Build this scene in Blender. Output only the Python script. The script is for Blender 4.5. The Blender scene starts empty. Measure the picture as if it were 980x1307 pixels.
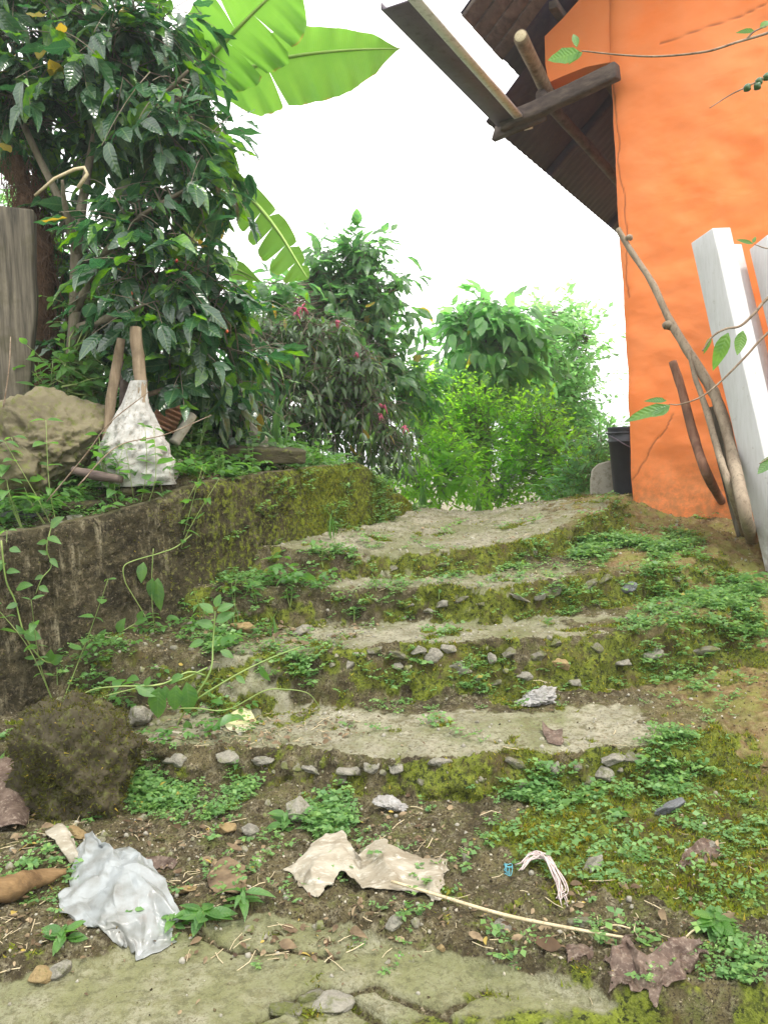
import bpy, math, random
import numpy as np
from mathutils import Vector, Matrix

random.seed(7)
RNG = np.random.default_rng(11)
S = bpy.context.scene
COL = S.collection
R = math.radians

# ------------------------------------------------------------------ camera
CZ = 1.2
PITCH = R(4.42)
ROLL = R(2.0)
FPX = 1016.0
fwd = Vector((0, math.cos(PITCH), -math.sin(PITCH)))
r0 = Vector((1, 0, 0)); u0 = Vector((0, math.sin(PITCH), math.cos(PITCH)))
rgt = r0 * math.cos(ROLL) - u0 * math.sin(ROLL)
upv = r0 * math.sin(ROLL) + u0 * math.cos(ROLL)
cam = bpy.data.objects.new('camera', bpy.data.cameras.new('camera'))
COL.objects.link(cam)
cam.data.sensor_fit = 'VERTICAL'; cam.data.sensor_height = 36; cam.data.lens = 36 * FPX / 1307
cam.data.clip_start = 0.05; cam.data.clip_end = 2000
M = Matrix.Identity(4)
for i in range(3):
    M[i][0] = rgt[i]; M[i][1] = upv[i]; M[i][2] = -fwd[i]
M[2][3] = CZ
cam.matrix_world = M
S.camera = cam
CAM = np.array([0, 0, CZ])
NF, NR, NU = np.array(fwd), np.array(rgt), np.array(upv)

# ------------------------------------------------------------------ light
SUN_EL, SUN_AZ = 62, 140      # azimuth clockwise from +Y: light from behind the camera, to the right
w = bpy.data.worlds.new('World'); S.world = w; w.use_nodes = True
nt = w.node_tree; nt.nodes.clear()
o_ = nt.nodes.new('ShaderNodeOutputWorld'); bg = nt.nodes.new('ShaderNodeBackground')
sky = nt.nodes.new('ShaderNodeTexSky'); sky.sky_type = 'NISHITA'; sky.sun_disc = False
sky.sun_elevation = R(SUN_EL); sky.sun_rotation = R(SUN_AZ); sky.dust_density = 3.0
mixc = nt.nodes.new('ShaderNodeMix'); mixc.data_type = 'RGBA'
tcw = nt.nodes.new('ShaderNodeTexCoord'); nzw = nt.nodes.new('ShaderNodeTexNoise')
nzw.inputs['Scale'].default_value = 1.6; nzw.inputs['Detail'].default_value = 6
crw = nt.nodes.new('ShaderNodeMapRange'); crw.inputs[1].default_value = 0.3; crw.inputs[2].default_value = 0.7
crw.inputs[3].default_value = 0.86; crw.inputs[4].default_value = 0.98
nt.links.new(tcw.outputs['Generated'], nzw.inputs['Vector']); nt.links.new(nzw.outputs['Fac'], crw.inputs[0])
nt.links.new(crw.outputs[0], mixc.inputs[0])
nt.links.new(sky.outputs[0], mixc.inputs[6]); mixc.inputs[7].default_value = (9.5, 9.4, 9.2, 1)
nt.links.new(mixc.outputs[2], bg.inputs[0]); bg.inputs[1].default_value = 0.13
nt.links.new(bg.outputs[0], o_.inputs[0])
sd = bpy.data.lights.new('sun', 'SUN'); sd.energy = 1.5; sd.angle = R(10); sd.color = (1, 0.95, 0.86)
sun = bpy.data.objects.new('sun', sd); COL.objects.link(sun)
sdir = Vector((math.sin(R(SUN_AZ)) * math.cos(R(SUN_EL)), math.cos(R(SUN_AZ)) * math.cos(R(SUN_EL)), math.sin(R(SUN_EL))))
sun.rotation_euler = sdir.to_track_quat('Z', 'Y').to_euler()
S.view_settings.view_transform = 'Standard'; S.view_settings.look = 'None'
S.view_settings.exposure = 1.24; S.view_settings.gamma = 1.0
S.render.engine = 'CYCLES'
S.cycles.max_bounces = 6; S.cycles.transparent_max_bounces = 6; S.cycles.caustics_reflective = False; S.cycles.caustics_refractive = False

# ------------------------------------------------------------------ noise (numpy value noise)
def _h(ix, iy, iz, s):
    n = (ix * 374761393 + iy * 668265263 + iz * 2147483647 + s * 974634777) & 0xFFFFFFFF
    n = ((n ^ (n >> 13)) * 1274126177) & 0xFFFFFFFF
    n = n ^ (n >> 16)
    return (n & 0xFFFFFF) / float(0xFFFFFF)
def vn(x, y, z=0.0, s=0):
    x, y, z = np.broadcast_arrays(np.asarray(x, float), np.asarray(y, float), np.asarray(z, float))
    xi, yi, zi = np.floor(x).astype(np.int64), np.floor(y).astype(np.int64), np.floor(z).astype(np.int64)
    fx, fy, fz = x - xi, y - yi, z - zi
    fx = fx * fx * (3 - 2 * fx); fy = fy * fy * (3 - 2 * fy); fz = fz * fz * (3 - 2 * fz)
    flat = not np.any(fz)
    def pl(k):
        a = _h(xi, yi, zi + k, s); b = _h(xi + 1, yi, zi + k, s); c = _h(xi, yi + 1, zi + k, s); d = _h(xi + 1, yi + 1, zi + k, s)
        return (a * (1 - fx) + b * fx) * (1 - fy) + (c * (1 - fx) + d * fx) * fy
    p0 = pl(0)
    return p0 if flat else p0 * (1 - fz) + pl(1) * fz
def fbm(x, y, z=0.0, f=1.0, o=4, s=0):       # about -1 .. 1
    r = 0; a = 1; t = 0
    for k in range(o):
        r = r + a * (vn(np.asarray(x) * f, np.asarray(y) * f, np.asarray(z) * f, s + k * 7) * 2 - 1); t += a; a *= 0.5; f *= 2.03
    return r / t * 1.4
def sm(t, a=0.0, b=1.0):
    t = np.clip((np.asarray(t, float) - a) / (b - a), 0, 1); return t * t * (3 - 2 * t)

# ------------------------------------------------------------------ pixels of the photograph (980 x 1307) to places
def ray(px, py):
    return NF * FPX + NR * (px - 490.0) + NU * (653.5 - py)
def P(px, py, Y):
    d = ray(px, py); return CAM + d * (Y / d[1])
def PZ(px, py, z):
    d = ray(px, py); return CAM + d * ((z - CZ) / d[2])
def PIX(p):
    p = np.asarray(p, float) - CAM
    dz = p @ NF
    return 490 + FPX * (p @ NR) / dz, 653.5 - FPX * (p @ NU) / dz, dz

# ------------------------------------------------------------------ terrain
Z = dict(slab=0.05, base=0.09, T1=0.20, T2=0.405, T3=0.557, L=0.68)
def front(pts, z):
    q = np.array([PZ(x, y, z) for x, y in pts]); return q[:, 0], q[:, 1]
F1 = front([(160, 955), (260, 950), (400, 957), (520, 966), (620, 962), (720, 965), (800, 955), (900, 950)], Z['T1'])
F2 = front([(300, 838), (400, 832), (520, 826), (620, 820), (740, 812), (850, 800), (950, 790)], Z['T2'])
F3 = front([(330, 765), (400, 757), (520, 750), (620, 752), (740, 738), (850, 726), (950, 715)], Z['T3'])
F4 = front([(400, 715), (467, 707), (540, 706), (618, 700), (684, 688), (765, 676), (850, 664), (950, 655)], Z['L'])
STEPS = [(F1, Z['base'], Z['T1'], 0.07, 0.95), (F2, Z['T1'], Z['T2'], 0.09, 1.35), (F3, Z['T2'], Z['T3'], 0.07, 1.45), (F4, Z['T3'], Z['L'], 0.07, 1.25)]
# wall line (its front face), plan and height of the top
WX = np.array([-2.30, -1.50, -1.10, -0.82, -0.50, -0.13, -0.04, 0.12, 0.36])
WY = np.array([2.25, 2.95, 3.30, 3.57, 4.10, 4.85, 5.00, 5.45, 6.25])
WT = np.array([0.84, 0.915, 0.98, 1.08, 1.11, 1.135, 1.06, 0.90, 0.66])
WS = np.concatenate([[0], np.cumsum(np.hypot(np.diff(WX), np.diff(WY)))])
def wall_sd(x, y):
    """signed distance behind the wall line (positive on the bank side) and length along it"""
    x = np.asarray(x, float); y = np.asarray(y, float)
    best = np.full(np.broadcast(x, y).shape, 1e9); sg = np.zeros_like(best); al = np.zeros_like(best)
    for i in range(len(WX) - 1):
        dx, dy = WX[i + 1] - WX[i], WY[i + 1] - WY[i]; L = math.hypot(dx, dy)
        t = ((x - WX[i]) * dx + (y - WY[i]) * dy) / L / L
        lo = -40 if i == 0 else 0; hi = 40 if i == len(WX) - 2 else 1
        t = np.clip(t, lo, hi)
        ex = x - WX[i] - t * dx; ey = y - WY[i] - t * dy
        D = np.hypot(ex, ey); side = (-(ex) * dy + ey * dx) / L
        m = D < best
        best = np.where(m, D, best); sg = np.where(m, np.sign(side), sg); al = np.where(m, WS[i] + t * L, al)
    return best * sg, al
CRACKS = [[(395, 1262), (440, 1268), (470, 1290), (500, 1310)], [(440, 1268), (480, 1256), (560, 1290), (620, 1262)], [(330, 1300), (395, 1262)],
          [(560, 1290), (600, 1310)], [(250, 1190), (300, 1215), (360, 1212), (430, 1222)]]
CRW = [np.array([PZ(x, y, Z['slab']) for x, y in c])[:, :2] for c in CRACKS]
SLAB = front([(-60, 1262), (0, 1258), (120, 1228), (240, 1185), (330, 1168), (430, 1180), (500, 1205), (600, 1228), (700, 1252), (800, 1300), (900, 1330)], Z['slab'])
def plinef(x, y, pts):
    best = np.full(x.shape, 1e9)
    for i in range(len(pts) - 1):
        a, b = pts[i], pts[i + 1]; d = b - a
        t = np.clip(((x - a[0]) * d[0] + (y - a[1]) * d[1]) / (d @ d), 0, 1)
        best = np.minimum(best, np.hypot(x - a[0] - t * d[0], y - a[1] - t * d[1]))
    return best
def terrain(x, y, fine=True, masks=False):
    x = np.asarray(x, float); y = np.asarray(y, float); x, y = np.broadcast_arrays(x, y)
    wob = 0.03 * fbm(x, y, f=3.1, o=3, s=3) if fine else 0
    z = np.full(x.shape, Z['base'])
    riser = np.zeros(x.shape); tread = np.zeros(x.shape)
    for (fx, fy), za, zb, run, xr in STEPS:
        yf = np.interp(x, fx, fy) + wob
        fade = sm(x, xr, xr + 0.45)
        rn = run + 0.42 * fade
        t = (y - yf + run) / rn + fade * 0.25
        z = z + (zb - za) * sm(t)
        riser = np.maximum(riser, np.exp(-((t - 0.45) / 0.85) ** 2) * (1 - 0.6 * fade))
        tread = np.maximum(tread, sm(t, 0.8, 1.2) * (1 - sm(y - yf, 0.34, 0.6)) * (1 - fade))
    # landing rises towards the house and falls away behind its crest
    z = z + 0.15 * sm(x, 0.35, 1.6) * sm(y, 3.95, 5.1)
    yc = 6.1 - 0.32 * x
    z = z - 0.30 * np.clip(y - yc, 0, 9) * sm(y - yc, 0, 0.6) - 0.06 * np.clip(y - yc - 9, 0, 60)
    # bottom slab
    ys = np.interp(x, SLAB[0], SLAB[1]) + (0.03 * fbm(x, y, f=6, o=3, s=9) if fine else 0)
    slab = 1 - sm(y, ys - 0.03, ys + 0.02)
    z = z - slab * (Z['base'] - Z['slab'])
    z = z - 0.14 * (1 - sm(y, 1.46, 1.52)) - 0.14 * (1 - sm(y, 1.05, 1.1))
    # side slope right, debris slope left against the wall
    z = z + 0.10 * sm(x, 1.1, 2.6) * (1 - sm(y, 3.6, 4.6))
    sd, al = wall_sd(x, y)
    z = z + 0.07 * sm(-sd, 0.55, 0.0) * sm(sd, 0.3, 0.0) * sm(y, 2.0, 3.4)
    wt = np.interp(al, WS, WT)
    bank = wt - 0.03 + 0.09 * sm(sd, 0.16, 0.5) + 0.16 * sm(sd, 0.4, 1.6) + 0.10 * np.clip(sd - 1.2, 0, 6) + 0.05 * np.clip(sd - 7, 0, 40)
    bank = bank + 0.10 * np.exp(-((x + 1.12) ** 2 + (y - 3.78) ** 2) / 0.10)
    on = sm(sd, 0.08, 0.12) * (1 - sm(y, 6.6, 8.0))
    z = z * (1 - on) + bank * on
    if fine:
        crev = np.zeros(x.shape)
        near = (y < 8) & (y > 1) & (np.abs(x) < 4)
        for c in CRW:
            d = plinef(x, y, c) + 0.006 * fbm(x, y, f=25, o=2, s=31)
            crev = np.maximum(crev, 1 - sm(d, 0.003, 0.016))
        z = z - 0.022 * crev * slab
        rough = 1 - 0.72 * np.clip(slab + 0.75 * sm(tread, 0.3, 0.8), 0, 1)
        lumps = fbm(x, y, f=9, o=4, s=1) * 0.016 + fbm(x, y, f=38, o=4, s=5) * 0.011
        z = z + np.where(near, lumps * rough + fbm(x, y, f=4, o=2, s=8) * 0.006, 0.05 * fbm(x, y, f=1.0, o=3, s=2) * sm(np.hypot(x, y), 4, 9))
        z = z + 0.012 * riser * fbm(x, y, f=14, o=3, s=17) * (1 - on)
        z = z + np.where(near, (0.35 + np.clip(riser + sm(x, .1, .4) * (1 - sm(y, 2.4, 2.6)), 0, 1)) * (1 - .85 * slab) * 0.010 * np.abs(fbm(x, y, f=62, o=2, s=18)), 0)
    if masks:
        n1 = fbm(x, y, z, f=5, o=4, s=41); n2 = fbm(x, y, z, f=17, o=4, s=42); n3 = fbm(x, y, z, f=2.2, o=3, s=43)
        land = sm(y, np.interp(x, F4[0], F4[1]), np.interp(x, F4[0], F4[1]) + 0.08) * (1 - on)
        conc = np.clip(slab * 1.05 + tread * 0.95 * sm(-sd, 0.2, 0.5) + land * (1.15 - sm(x, 1.1, 1.6)), 0, 1)
        conc = np.maximum(conc, 0.55 * riser * sm(x, -0.2, 0.15) * (1 - on))
        conc = conc * (1 - sm(x + 0.25 * n1, 0.80, 1.15) * (1 - land * 0.7))
        conc = conc * (1 - crev) * sm(conc + 0.32 * n1 + 0.40 * n2, 0.35, 0.85)
        mossb = riser * 1.05 * (0.55 + 0.5 * sm(x, -0.3, 0.4)) * (1 - on)
        low = 1.25 * sm(x + .15 * n1, 0.22, 0.45) * (1 - sm(y, 2.42, 2.6)) * sm(y + .1 * n1, 1.72, 1.95)
        moss = np.clip(np.maximum(np.maximum(mossb, low), .28) + 0.2 * n3, 0, 1.3)
        moss = sm(moss + 0.60 * n2 + 0.45 * n1, 0.46, 0.95)
        moss = np.maximum(moss, 0.95 * (1 - sm(y + .05 * n1, 1.52, 1.60)) * sm(n1 + 0.4 * n2, -0.2, 0.5))
        moss = np.maximum(moss, on * 0.35 * sm(n1, 0, 0.5))
        red = sm(x + 0.2 * n1, 0.9, 1.3) * sm(y, 2.2, 2.7)
        return z, conc, moss, red, riser, slab, on
    return z
def yshift(x, y, z, riser, on):
    k = riser * (1 - on) * (np.abs(x) < 4) * (y < 7)
    return k * (0.030 * fbm(x, z, f=7, o=3, s=121) + 0.020 * fbm(x, z, f=26, o=3, s=122))
def G(px, py, lift=0.0):
    """where the ray through a pixel meets the ground (raised by lift)"""
    d = ray(px, py); d = d / d[1]
    Y = np.concatenate([np.arange(1.3, 6.6, 0.004), np.arange(6.6, 30, 0.05)])
    q = CAM[None] + d[None] * Y[:, None]
    h = terrain(q[:, 0], q[:, 1]) + lift
    k = np.nonzero(q[:, 2] <= h)[0]
    k = k[0] if len(k) else len(Y) - 1
    return q[k]
def onz(x, y): return float(terrain(np.array([x]), np.array([y]))[0])

# ------------------------------------------------------------------ object helpers
def tag(o, label=None, cat=None, group=None, kind=None):
    if label: o['label'] = label
    if cat: o['category'] = cat
    if group: o['group'] = group
    if kind: o['kind'] = kind
    return o
def mesh_np(name, V, F, mat=None, smooth=True, attrs=None):
    """V (n,3); F (m,3) or (m,4) array"""
    me = bpy.data.meshes.new(name); V = np.asarray(V, np.float32); F = np.asarray(F, np.int32)
    k = F.shape[1]
    me.vertices.add(len(V)); me.vertices.foreach_set('co', V.ravel())
    me.loops.add(F.size); me.loops.foreach_set('vertex_index', F.ravel())
    me.polygons.add(len(F)); me.polygons.foreach_set('loop_start', np.arange(len(F), dtype=np.int32) * k)
    me.polygons.foreach_set('loop_total', np.full(len(F), k, np.int32))
    if smooth: me.polygons.foreach_set('use_smooth', np.ones(len(F), bool))
    me.update(calc_edges=True); me.validate()
    for n, a in (attrs or {}).items():
        at = me.attributes.new(n, 'FLOAT', 'POINT'); at.data.foreach_set('value', np.asarray(a, np.float32).ravel())
    if mat: me.materials.append(mat)
    return me
def ob(name, me, parent=None, loc=None):
    o = bpy.data.objects.new(name, me); COL.objects.link(o)
    if parent is not None: o.parent = parent
    if loc is not None: o.location = loc
    return o
def empty(name, loc=(0, 0, 0)):
    return ob(name, None, None, loc)
def center(o):
    """put the origin of a top-level mesh object at its base"""
    me = o.data; n = len(me.vertices); a = np.empty(n * 3, np.float32); me.vertices.foreach_get('co', a); a = a.reshape(-1, 3)
    c = np.array([(a[:, 0].min() + a[:, 0].max()) / 2, (a[:, 1].min() + a[:, 1].max()) / 2, a[:, 2].min()])
    me.vertices.foreach_set('co', (a - c).astype(np.float32).ravel()); me.update(); o.location = c
    return o
def frame(t):
    t = np.asarray(t, float); t = t / (np.linalg.norm(t) + 1e-9)
    a = np.array([0, 0, 1.0]) if abs(t[2]) < 0.9 else np.array([1.0, 0, 0])
    s = np.cross(a, t); s /= np.linalg.norm(s); n = np.cross(t, s)
    return t, s, n
def catmull(P_, n=6):
    P_ = [np.asarray(p, float) for p in P_]
    if len(P_) < 3: return np.array(P_)
    Q = [2 * P_[0] - P_[1]] + P_ + [2 * P_[-1] - P_[-2]]; out = []
    for i in range(1, len(Q) - 2):
        for k in range(n):
            t = k / n; a, b, c, d = Q[i - 1], Q[i], Q[i + 1], Q[i + 2]
            out.append(0.5 * ((2 * b) + (-a + c) * t + (2 * a - 5 * b + 4 * c - d) * t * t + (-a + 3 * b - 3 * c + d) * t ** 3))
    out.append(Q[-2]); return np.array(out)
def tubeVF(pts, rad, sides=6, bump=0.0, seed=0, cap=True):
    pts = np.asarray(pts, float); n = len(pts)
    rad = np.interp(np.linspace(0, 1, n), np.linspace(0, 1, len(np.atleast_1d(rad))), np.atleast_1d(rad))
    V = []; t, s, nn = frame(pts[1] - pts[0])
    for i in range(n):
        t2 = pts[min(i + 1, n - 1)] - pts[max(i - 1, 0)]; t2 = t2 / (np.linalg.norm(t2) + 1e-9)
        s = s - t2 * (s @ t2); s /= np.linalg.norm(s) + 1e-9; nn = np.cross(t2, s)
        for k in range(sides):
            a = 2 * math.pi * k / sides
            r = rad[i]
            if bump: r *= 1 + bump * float(fbm(i * 0.35 + seed * 13.1, math.cos(a) * 1.2, math.sin(a) * 1.2, o=2))
            V.append(pts[i] + r * (math.cos(a) * s + math.sin(a) * nn))
    F = []
    for i in range(n - 1):
        for k in range(sides):
            a, b = i * sides + k, i * sides + (k + 1) % sides
            F.append((a, b, b + sides, a + sides))
    if cap:
        for e, base in ((0, 0), (1, (n - 1) * sides)):
            c = len(V); V.append(pts[0] if e == 0 else pts[-1])
            for k in range(sides):
                a, b = base + k, base + (k + 1) % sides
                F.append((c, b, a, a) if e == 0 else (c, a, b, b))
    return np.array(V), np.array(F)
class MB:
    def __init__(s): s.V = []; s.F = []; s.n = 0
    def add(s, V, F):
        F = np.asarray(F)
        if F.shape[1] == 3: F = np.concatenate([F, F[:, 2:3]], 1)
        s.V.append(np.asarray(V)); s.F.append(F + s.n); s.n += len(V); return s
    def tube(s, *a, **k): return s.add(*tubeVF(*a, **k))
    def mesh(s, name, mat, smooth=True):
        V = np.concatenate(s.V); F = np.concatenate(s.F)
        me = bpy.data.meshes.new(name)
        tri = F[:, 2] == F[:, 3]
        tot = np.where(tri, 3, 4); st = np.concatenate([[0], np.cumsum(tot)[:-1]])
        flat = F.ravel()[np.where(np.repeat(tri, 4) & (np.tile([0, 0, 0, 1], len(F)) == 1), False, True)]
        me.vertices.add(len(V)); me.vertices.foreach_set('co', V.astype(np.float32).ravel())
        me.loops.add(len(flat)); me.loops.foreach_set('vertex_index', flat.astype(np.int32))
        me.polygons.add(len(F)); me.polygons.foreach_set('loop_start', st.astype(np.int32)); me.polygons.foreach_set('loop_total', tot.astype(np.int32))
        if smooth: me.polygons.foreach_set('use_smooth', np.ones(len(F), bool))
        me.update(calc_edges=True); me.validate(); me.materials.append(mat)
        return me

# ------------------------------------------------------------------ materials
def mat(name, build, **kw):
    m = bpy.data.materials.new(name); m.use_nodes = True; t = m.node_tree; t.nodes.clear()
    out = t.nodes.new('ShaderNodeOutputMaterial')
    N = NodeKit(t); sh = build(N, **kw); t.links.new(sh, out.inputs['Surface'])
    return m
class NodeKit:
    def __init__(s, t): s.t = t
    def n(s, ty, **p):
        q = s.t.nodes.new(ty)
        for k, v in p.items(): setattr(q, k, v)
        return q
    def link(s, a, b):
        if isinstance(a, (int, float)): b.default_value = a
        elif isinstance(a, tuple): b.default_value = a if len(a) == 4 else (*a, 1)
        else: s.t.links.new(a, b)
    def pos(s): return s.n('ShaderNodeTexCoord').outputs['Object']
    def wpos(s): return s.n('ShaderNodeNewGeometry').outputs['Position']
    def noise(s, vec, scale, detail=5, rough=0.6, dist=0.0):
        q = s.n('ShaderNodeTexNoise'); s.link(vec, q.inputs['Vector']); q.inputs['Scale'].default_value = scale
        q.inputs['Detail'].default_value = detail; q.inputs['Roughness'].default_value = rough; q.inputs['Distortion'].default_value = dist
        return q.outputs['Fac']
    def mr(s, v, a, b, c=0.0, d=1.0):
        q = s.n('ShaderNodeMapRange'); s.link(v, q.inputs[0])
        for i, k in enumerate((a, b, c, d)): q.inputs[i + 1].default_value = k
        return q.outputs[0]
    def mix(s, f, a, b):
        q = s.n('ShaderNodeMix', data_type='RGBA'); s.link(f, q.inputs[0]); s.link(a, q.inputs[6]); s.link(b, q.inputs[7]); return q.outputs[2]
    def math(s, op, a, b=0.0):
        q = s.n('ShaderNodeMath', operation=op); s.link(a, q.inputs[0]); s.link(b, q.inputs[1]); return q.outputs[0]
    def scale(s, v, sx, sy, sz):
        q = s.n('ShaderNodeMapping'); s.link(v, q.inputs[0]); q.inputs['Scale'].default_value = (sx, sy, sz); return q.outputs[0]
    def attr(s, n): q = s.n('ShaderNodeAttribute'); q.attribute_name = n; return q.outputs['Fac']
    def bump(s, h, st=0.5, d=0.01):
        q = s.n('ShaderNodeBump'); s.link(h, q.inputs['Height']); q.inputs['Strength'].default_value = st; q.inputs['Distance'].default_value = d; return q.outputs[0]
    def bsdf(s, col, rough=0.8, spec=0.3, nrm=None, **kw):
        q = s.n('ShaderNodeBsdfPrincipled'); s.link(col, q.inputs['Base Color']); s.link(rough, q.inputs['Roughness'])
        q.inputs['Specular IOR Level'].default_value = spec
        if nrm is not None: s.t.links.new(nrm, q.inputs['Normal'])
        for k, v in kw.items(): s.link(v, q.inputs[k.replace('_', ' ')])
        return q.outputs[0]
    def rnd(s):
        a = s.n('ShaderNodeNewGeometry').outputs['Random Per Island']; b = s.n('ShaderNodeObjectInfo').outputs['Random']
        return s.math('FRACT', s.math('ADD', a, b))
def m_leaf(N, a, b, c=None, trans=0.45, rough=0.35, spec=0.5, back=None, yellow=0.04, young=0.0):
    r = N.rnd(); col = N.mix(r, a, b)
    if young: col = N.mix(N.math('LESS_THAN', r, young), col, (0.11, 0.26, 0.025))
    p = N.wpos(); col = N.mix(N.mr(N.noise(p, 25, 3), 0.35, 0.75), col, c or a)
    col = N.mix(N.math('MULTIPLY', N.math('GREATER_THAN', r, 1 - yellow), 0.8), col, (0.35, 0.26, 0.05))
    bk = N.n('ShaderNodeNewGeometry').outputs['Backfacing']
    col2 = N.mix(N.math('MULTIPLY', bk, 0.5), col, back or b)
    ly = N.math('ABSOLUTE', N.math('SUBTRACT', N.attr('ly'), 1.5)); lx = N.attr('lx')
    mid_ = N.mr(ly, 0.03, 0.10, 1.0, 0.0); isl = N.math('GREATER_THAN', N.attr('ly'), 0.3)
    vv = N.math('SINE', N.math('MULTIPLY', N.math('SUBTRACT', lx, N.math('MULTIPLY', ly, 0.16)), 62.0)); vein = N.mr(vv, 0.75, 1.0)
    col2 = N.mix(N.math('MULTIPLY', N.math('MULTIPLY', N.math('MAXIMUM', mid_, N.math('MULTIPLY', vein, 0.45)), isl), 0.40), col2, (0.22, 0.34, 0.12))
    nz = N.bump(N.math('ADD', N.math('MULTIPLY', vv, 0.5), N.noise(N.wpos(), 60, 2)), 0.35, 0.003)
    g = N.bsdf(col2, rough, spec, nz)
    tr = N.n('ShaderNodeBsdfTranslucent')
    hs = N.n('ShaderNodeHueSaturation'); N.link(col, hs.inputs['Color']); hs.inputs['Saturation'].default_value = 1.15; hs.inputs['Value'].default_value = 3.0
    hs.inputs['Hue'].default_value = 0.485
    N.link(hs.outputs[0], tr.inputs[0])
    mx = N.n('ShaderNodeMixShader'); mx.inputs[0].default_value = trans
    N.t.links.new(g, mx.inputs[1]); N.t.links.new(tr.outputs[0], mx.inputs[2]); return mx.outputs[0]
def m_rough(N, a, b, c, scale=8, rough=0.9, bumpd=0.01, stretch=(1, 1, 1), spec=0.2):
    p = N.scale(N.pos(), *stretch); r = N.n('ShaderNodeObjectInfo').outputs['Random']
    q = N.n('ShaderNodeVectorMath', operation='ADD'); N.link(p, q.inputs[0]); N.link(r, q.inputs[1]); p = q.outputs[0]
    f = N.noise(p, scale, 6, 0.65); g = N.noise(p, scale * 4.3, 5, 0.7)
    col = N.mix(N.mr(f, 0.35, 0.65), a, b); col = N.mix(N.mr(g, 0.52, 0.7), col, c)
    return N.bsdf(col, rough, spec, N.bump(N.math('ADD', f, N.math('MULTIPLY', g, 0.5)), 0.8, bumpd))
def m_ground(N):
    p = N.pos(); moss = N.attr('moss'); conc = N.attr('conc'); red = N.attr('red'); on = N.attr('bank')
    a = N.noise(p, 7, 6, 0.65); b = N.noise(p, 34, 5, 0.7); c = N.noise(p, 150, 3, 0.7)
    dirt = N.mix(N.mr(a, 0.35, 0.65), (0.030, 0.024, 0.012), (0.105, 0.088, 0.042))
    dirt = N.mix(N.mr(b, 0.5, 0.7), dirt, (0.20, 0.18, 0.12)); dirt = N.mix(N.math('MULTIPLY', N.mr(N.noise(p, 13, 5, .75), 0.50, 0.64), 0.75), dirt, (0.085, 0.095, 0.025)); dirt = N.mix(N.mr(c, 0.50, 0.62), dirt, (0.028, 0.021, 0.012)); dirt = N.mix(N.mr(N.noise(p, 90, 4, .8), 0.60, 0.68), dirt, (0.30, 0.25, 0.17))
    rd = N.mix(N.mr(b, 0.4, 0.65), (0.11, 0.065, 0.026), (0.25, 0.185, 0.09)); rd = N.mix(N.mr(N.noise(p, 11, 5, .7), 0.42, 0.6), rd, (0.17, 0.17, 0.045))
    dirt = N.mix(N.math('MULTIPLY', red, 0.9), dirt, rd)
    cc = N.mix(N.mr(a, 0.35, 0.7), (0.20, 0.192, 0.135), (0.34, 0.325, 0.245)); cc = N.mix(N.mr(b, 0.50, 0.72), cc, (0.17, 0.155, 0.095))
    cc = N.mix(N.mr(N.noise(p, 3.1, 6, .7, .4), 0.42, 0.62), cc, (0.15, 0.16, 0.075))
    cc = N.mix(N.mr(c, 0.62, 0.8), cc, (0.38, 0.36, 0.29)); cc = N.mix(N.mr(N.noise(p, 75, 4, .8), 0.54, 0.62), cc, (0.11, 0.10, 0.06)); cc = N.mix(N.math('MULTIPLY', N.mr(N.noise(p, 17, 6, .8), 0.52, 0.60), .7), cc, (0.12, 0.11, 0.06)); cc = N.mix(N.math('MULTIPLY', N.attr('slab'), N.mr(N.noise(p, 3.6, 5, .65), 0.44, 0.60, 0.10, 0.85)), cc, (0.150, 0.155, 0.070)); cc = N.mix(N.math('MULTIPLY', N.math('MULTIPLY', N.mr(N.noise(p, 42, 5, .8), 0.50, 0.60), N.attr('slab')), .6), cc, (0.08, 0.078, 0.04))
    mm = N.mix(N.mr(b, 0.35, 0.65), (0.035, 0.045, 0.008), (0.150, 0.180, 0.020)); mm = N.mix(N.mr(c, 0.5, 0.75), mm, (0.17, 0.19, 0.04))
    mm = N.mix(N.mr(N.noise(p, 55, 4, .75), 0.52, 0.60), mm, (0.018, 0.022, 0.006)); mm = N.mix(N.mr(a, 0.50, 0.66), mm, (0.065, 0.048, 0.020))
    cf = N.mr(N.math('ADD', conc, N.math('MULTIPLY', N.math('SUBTRACT', b, 0.5), 0.8)), 0.35, 0.6)
    mf = N.mr(N.math('ADD', moss, N.math('MULTIPLY', N.math('SUBTRACT', b, 0.5), 0.9)), 0.35, 0.65)
    col = N.mix(cf, dirt, cc); col = N.mix(mf, col, mm)
    h = N.math('ADD', N.math('MULTIPLY', b, 0.6), N.math('MULTIPLY', c, 0.5))
    return N.bsdf(col, 0.9, 0.2, N.bump(h, 0.9, 0.012))
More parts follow.
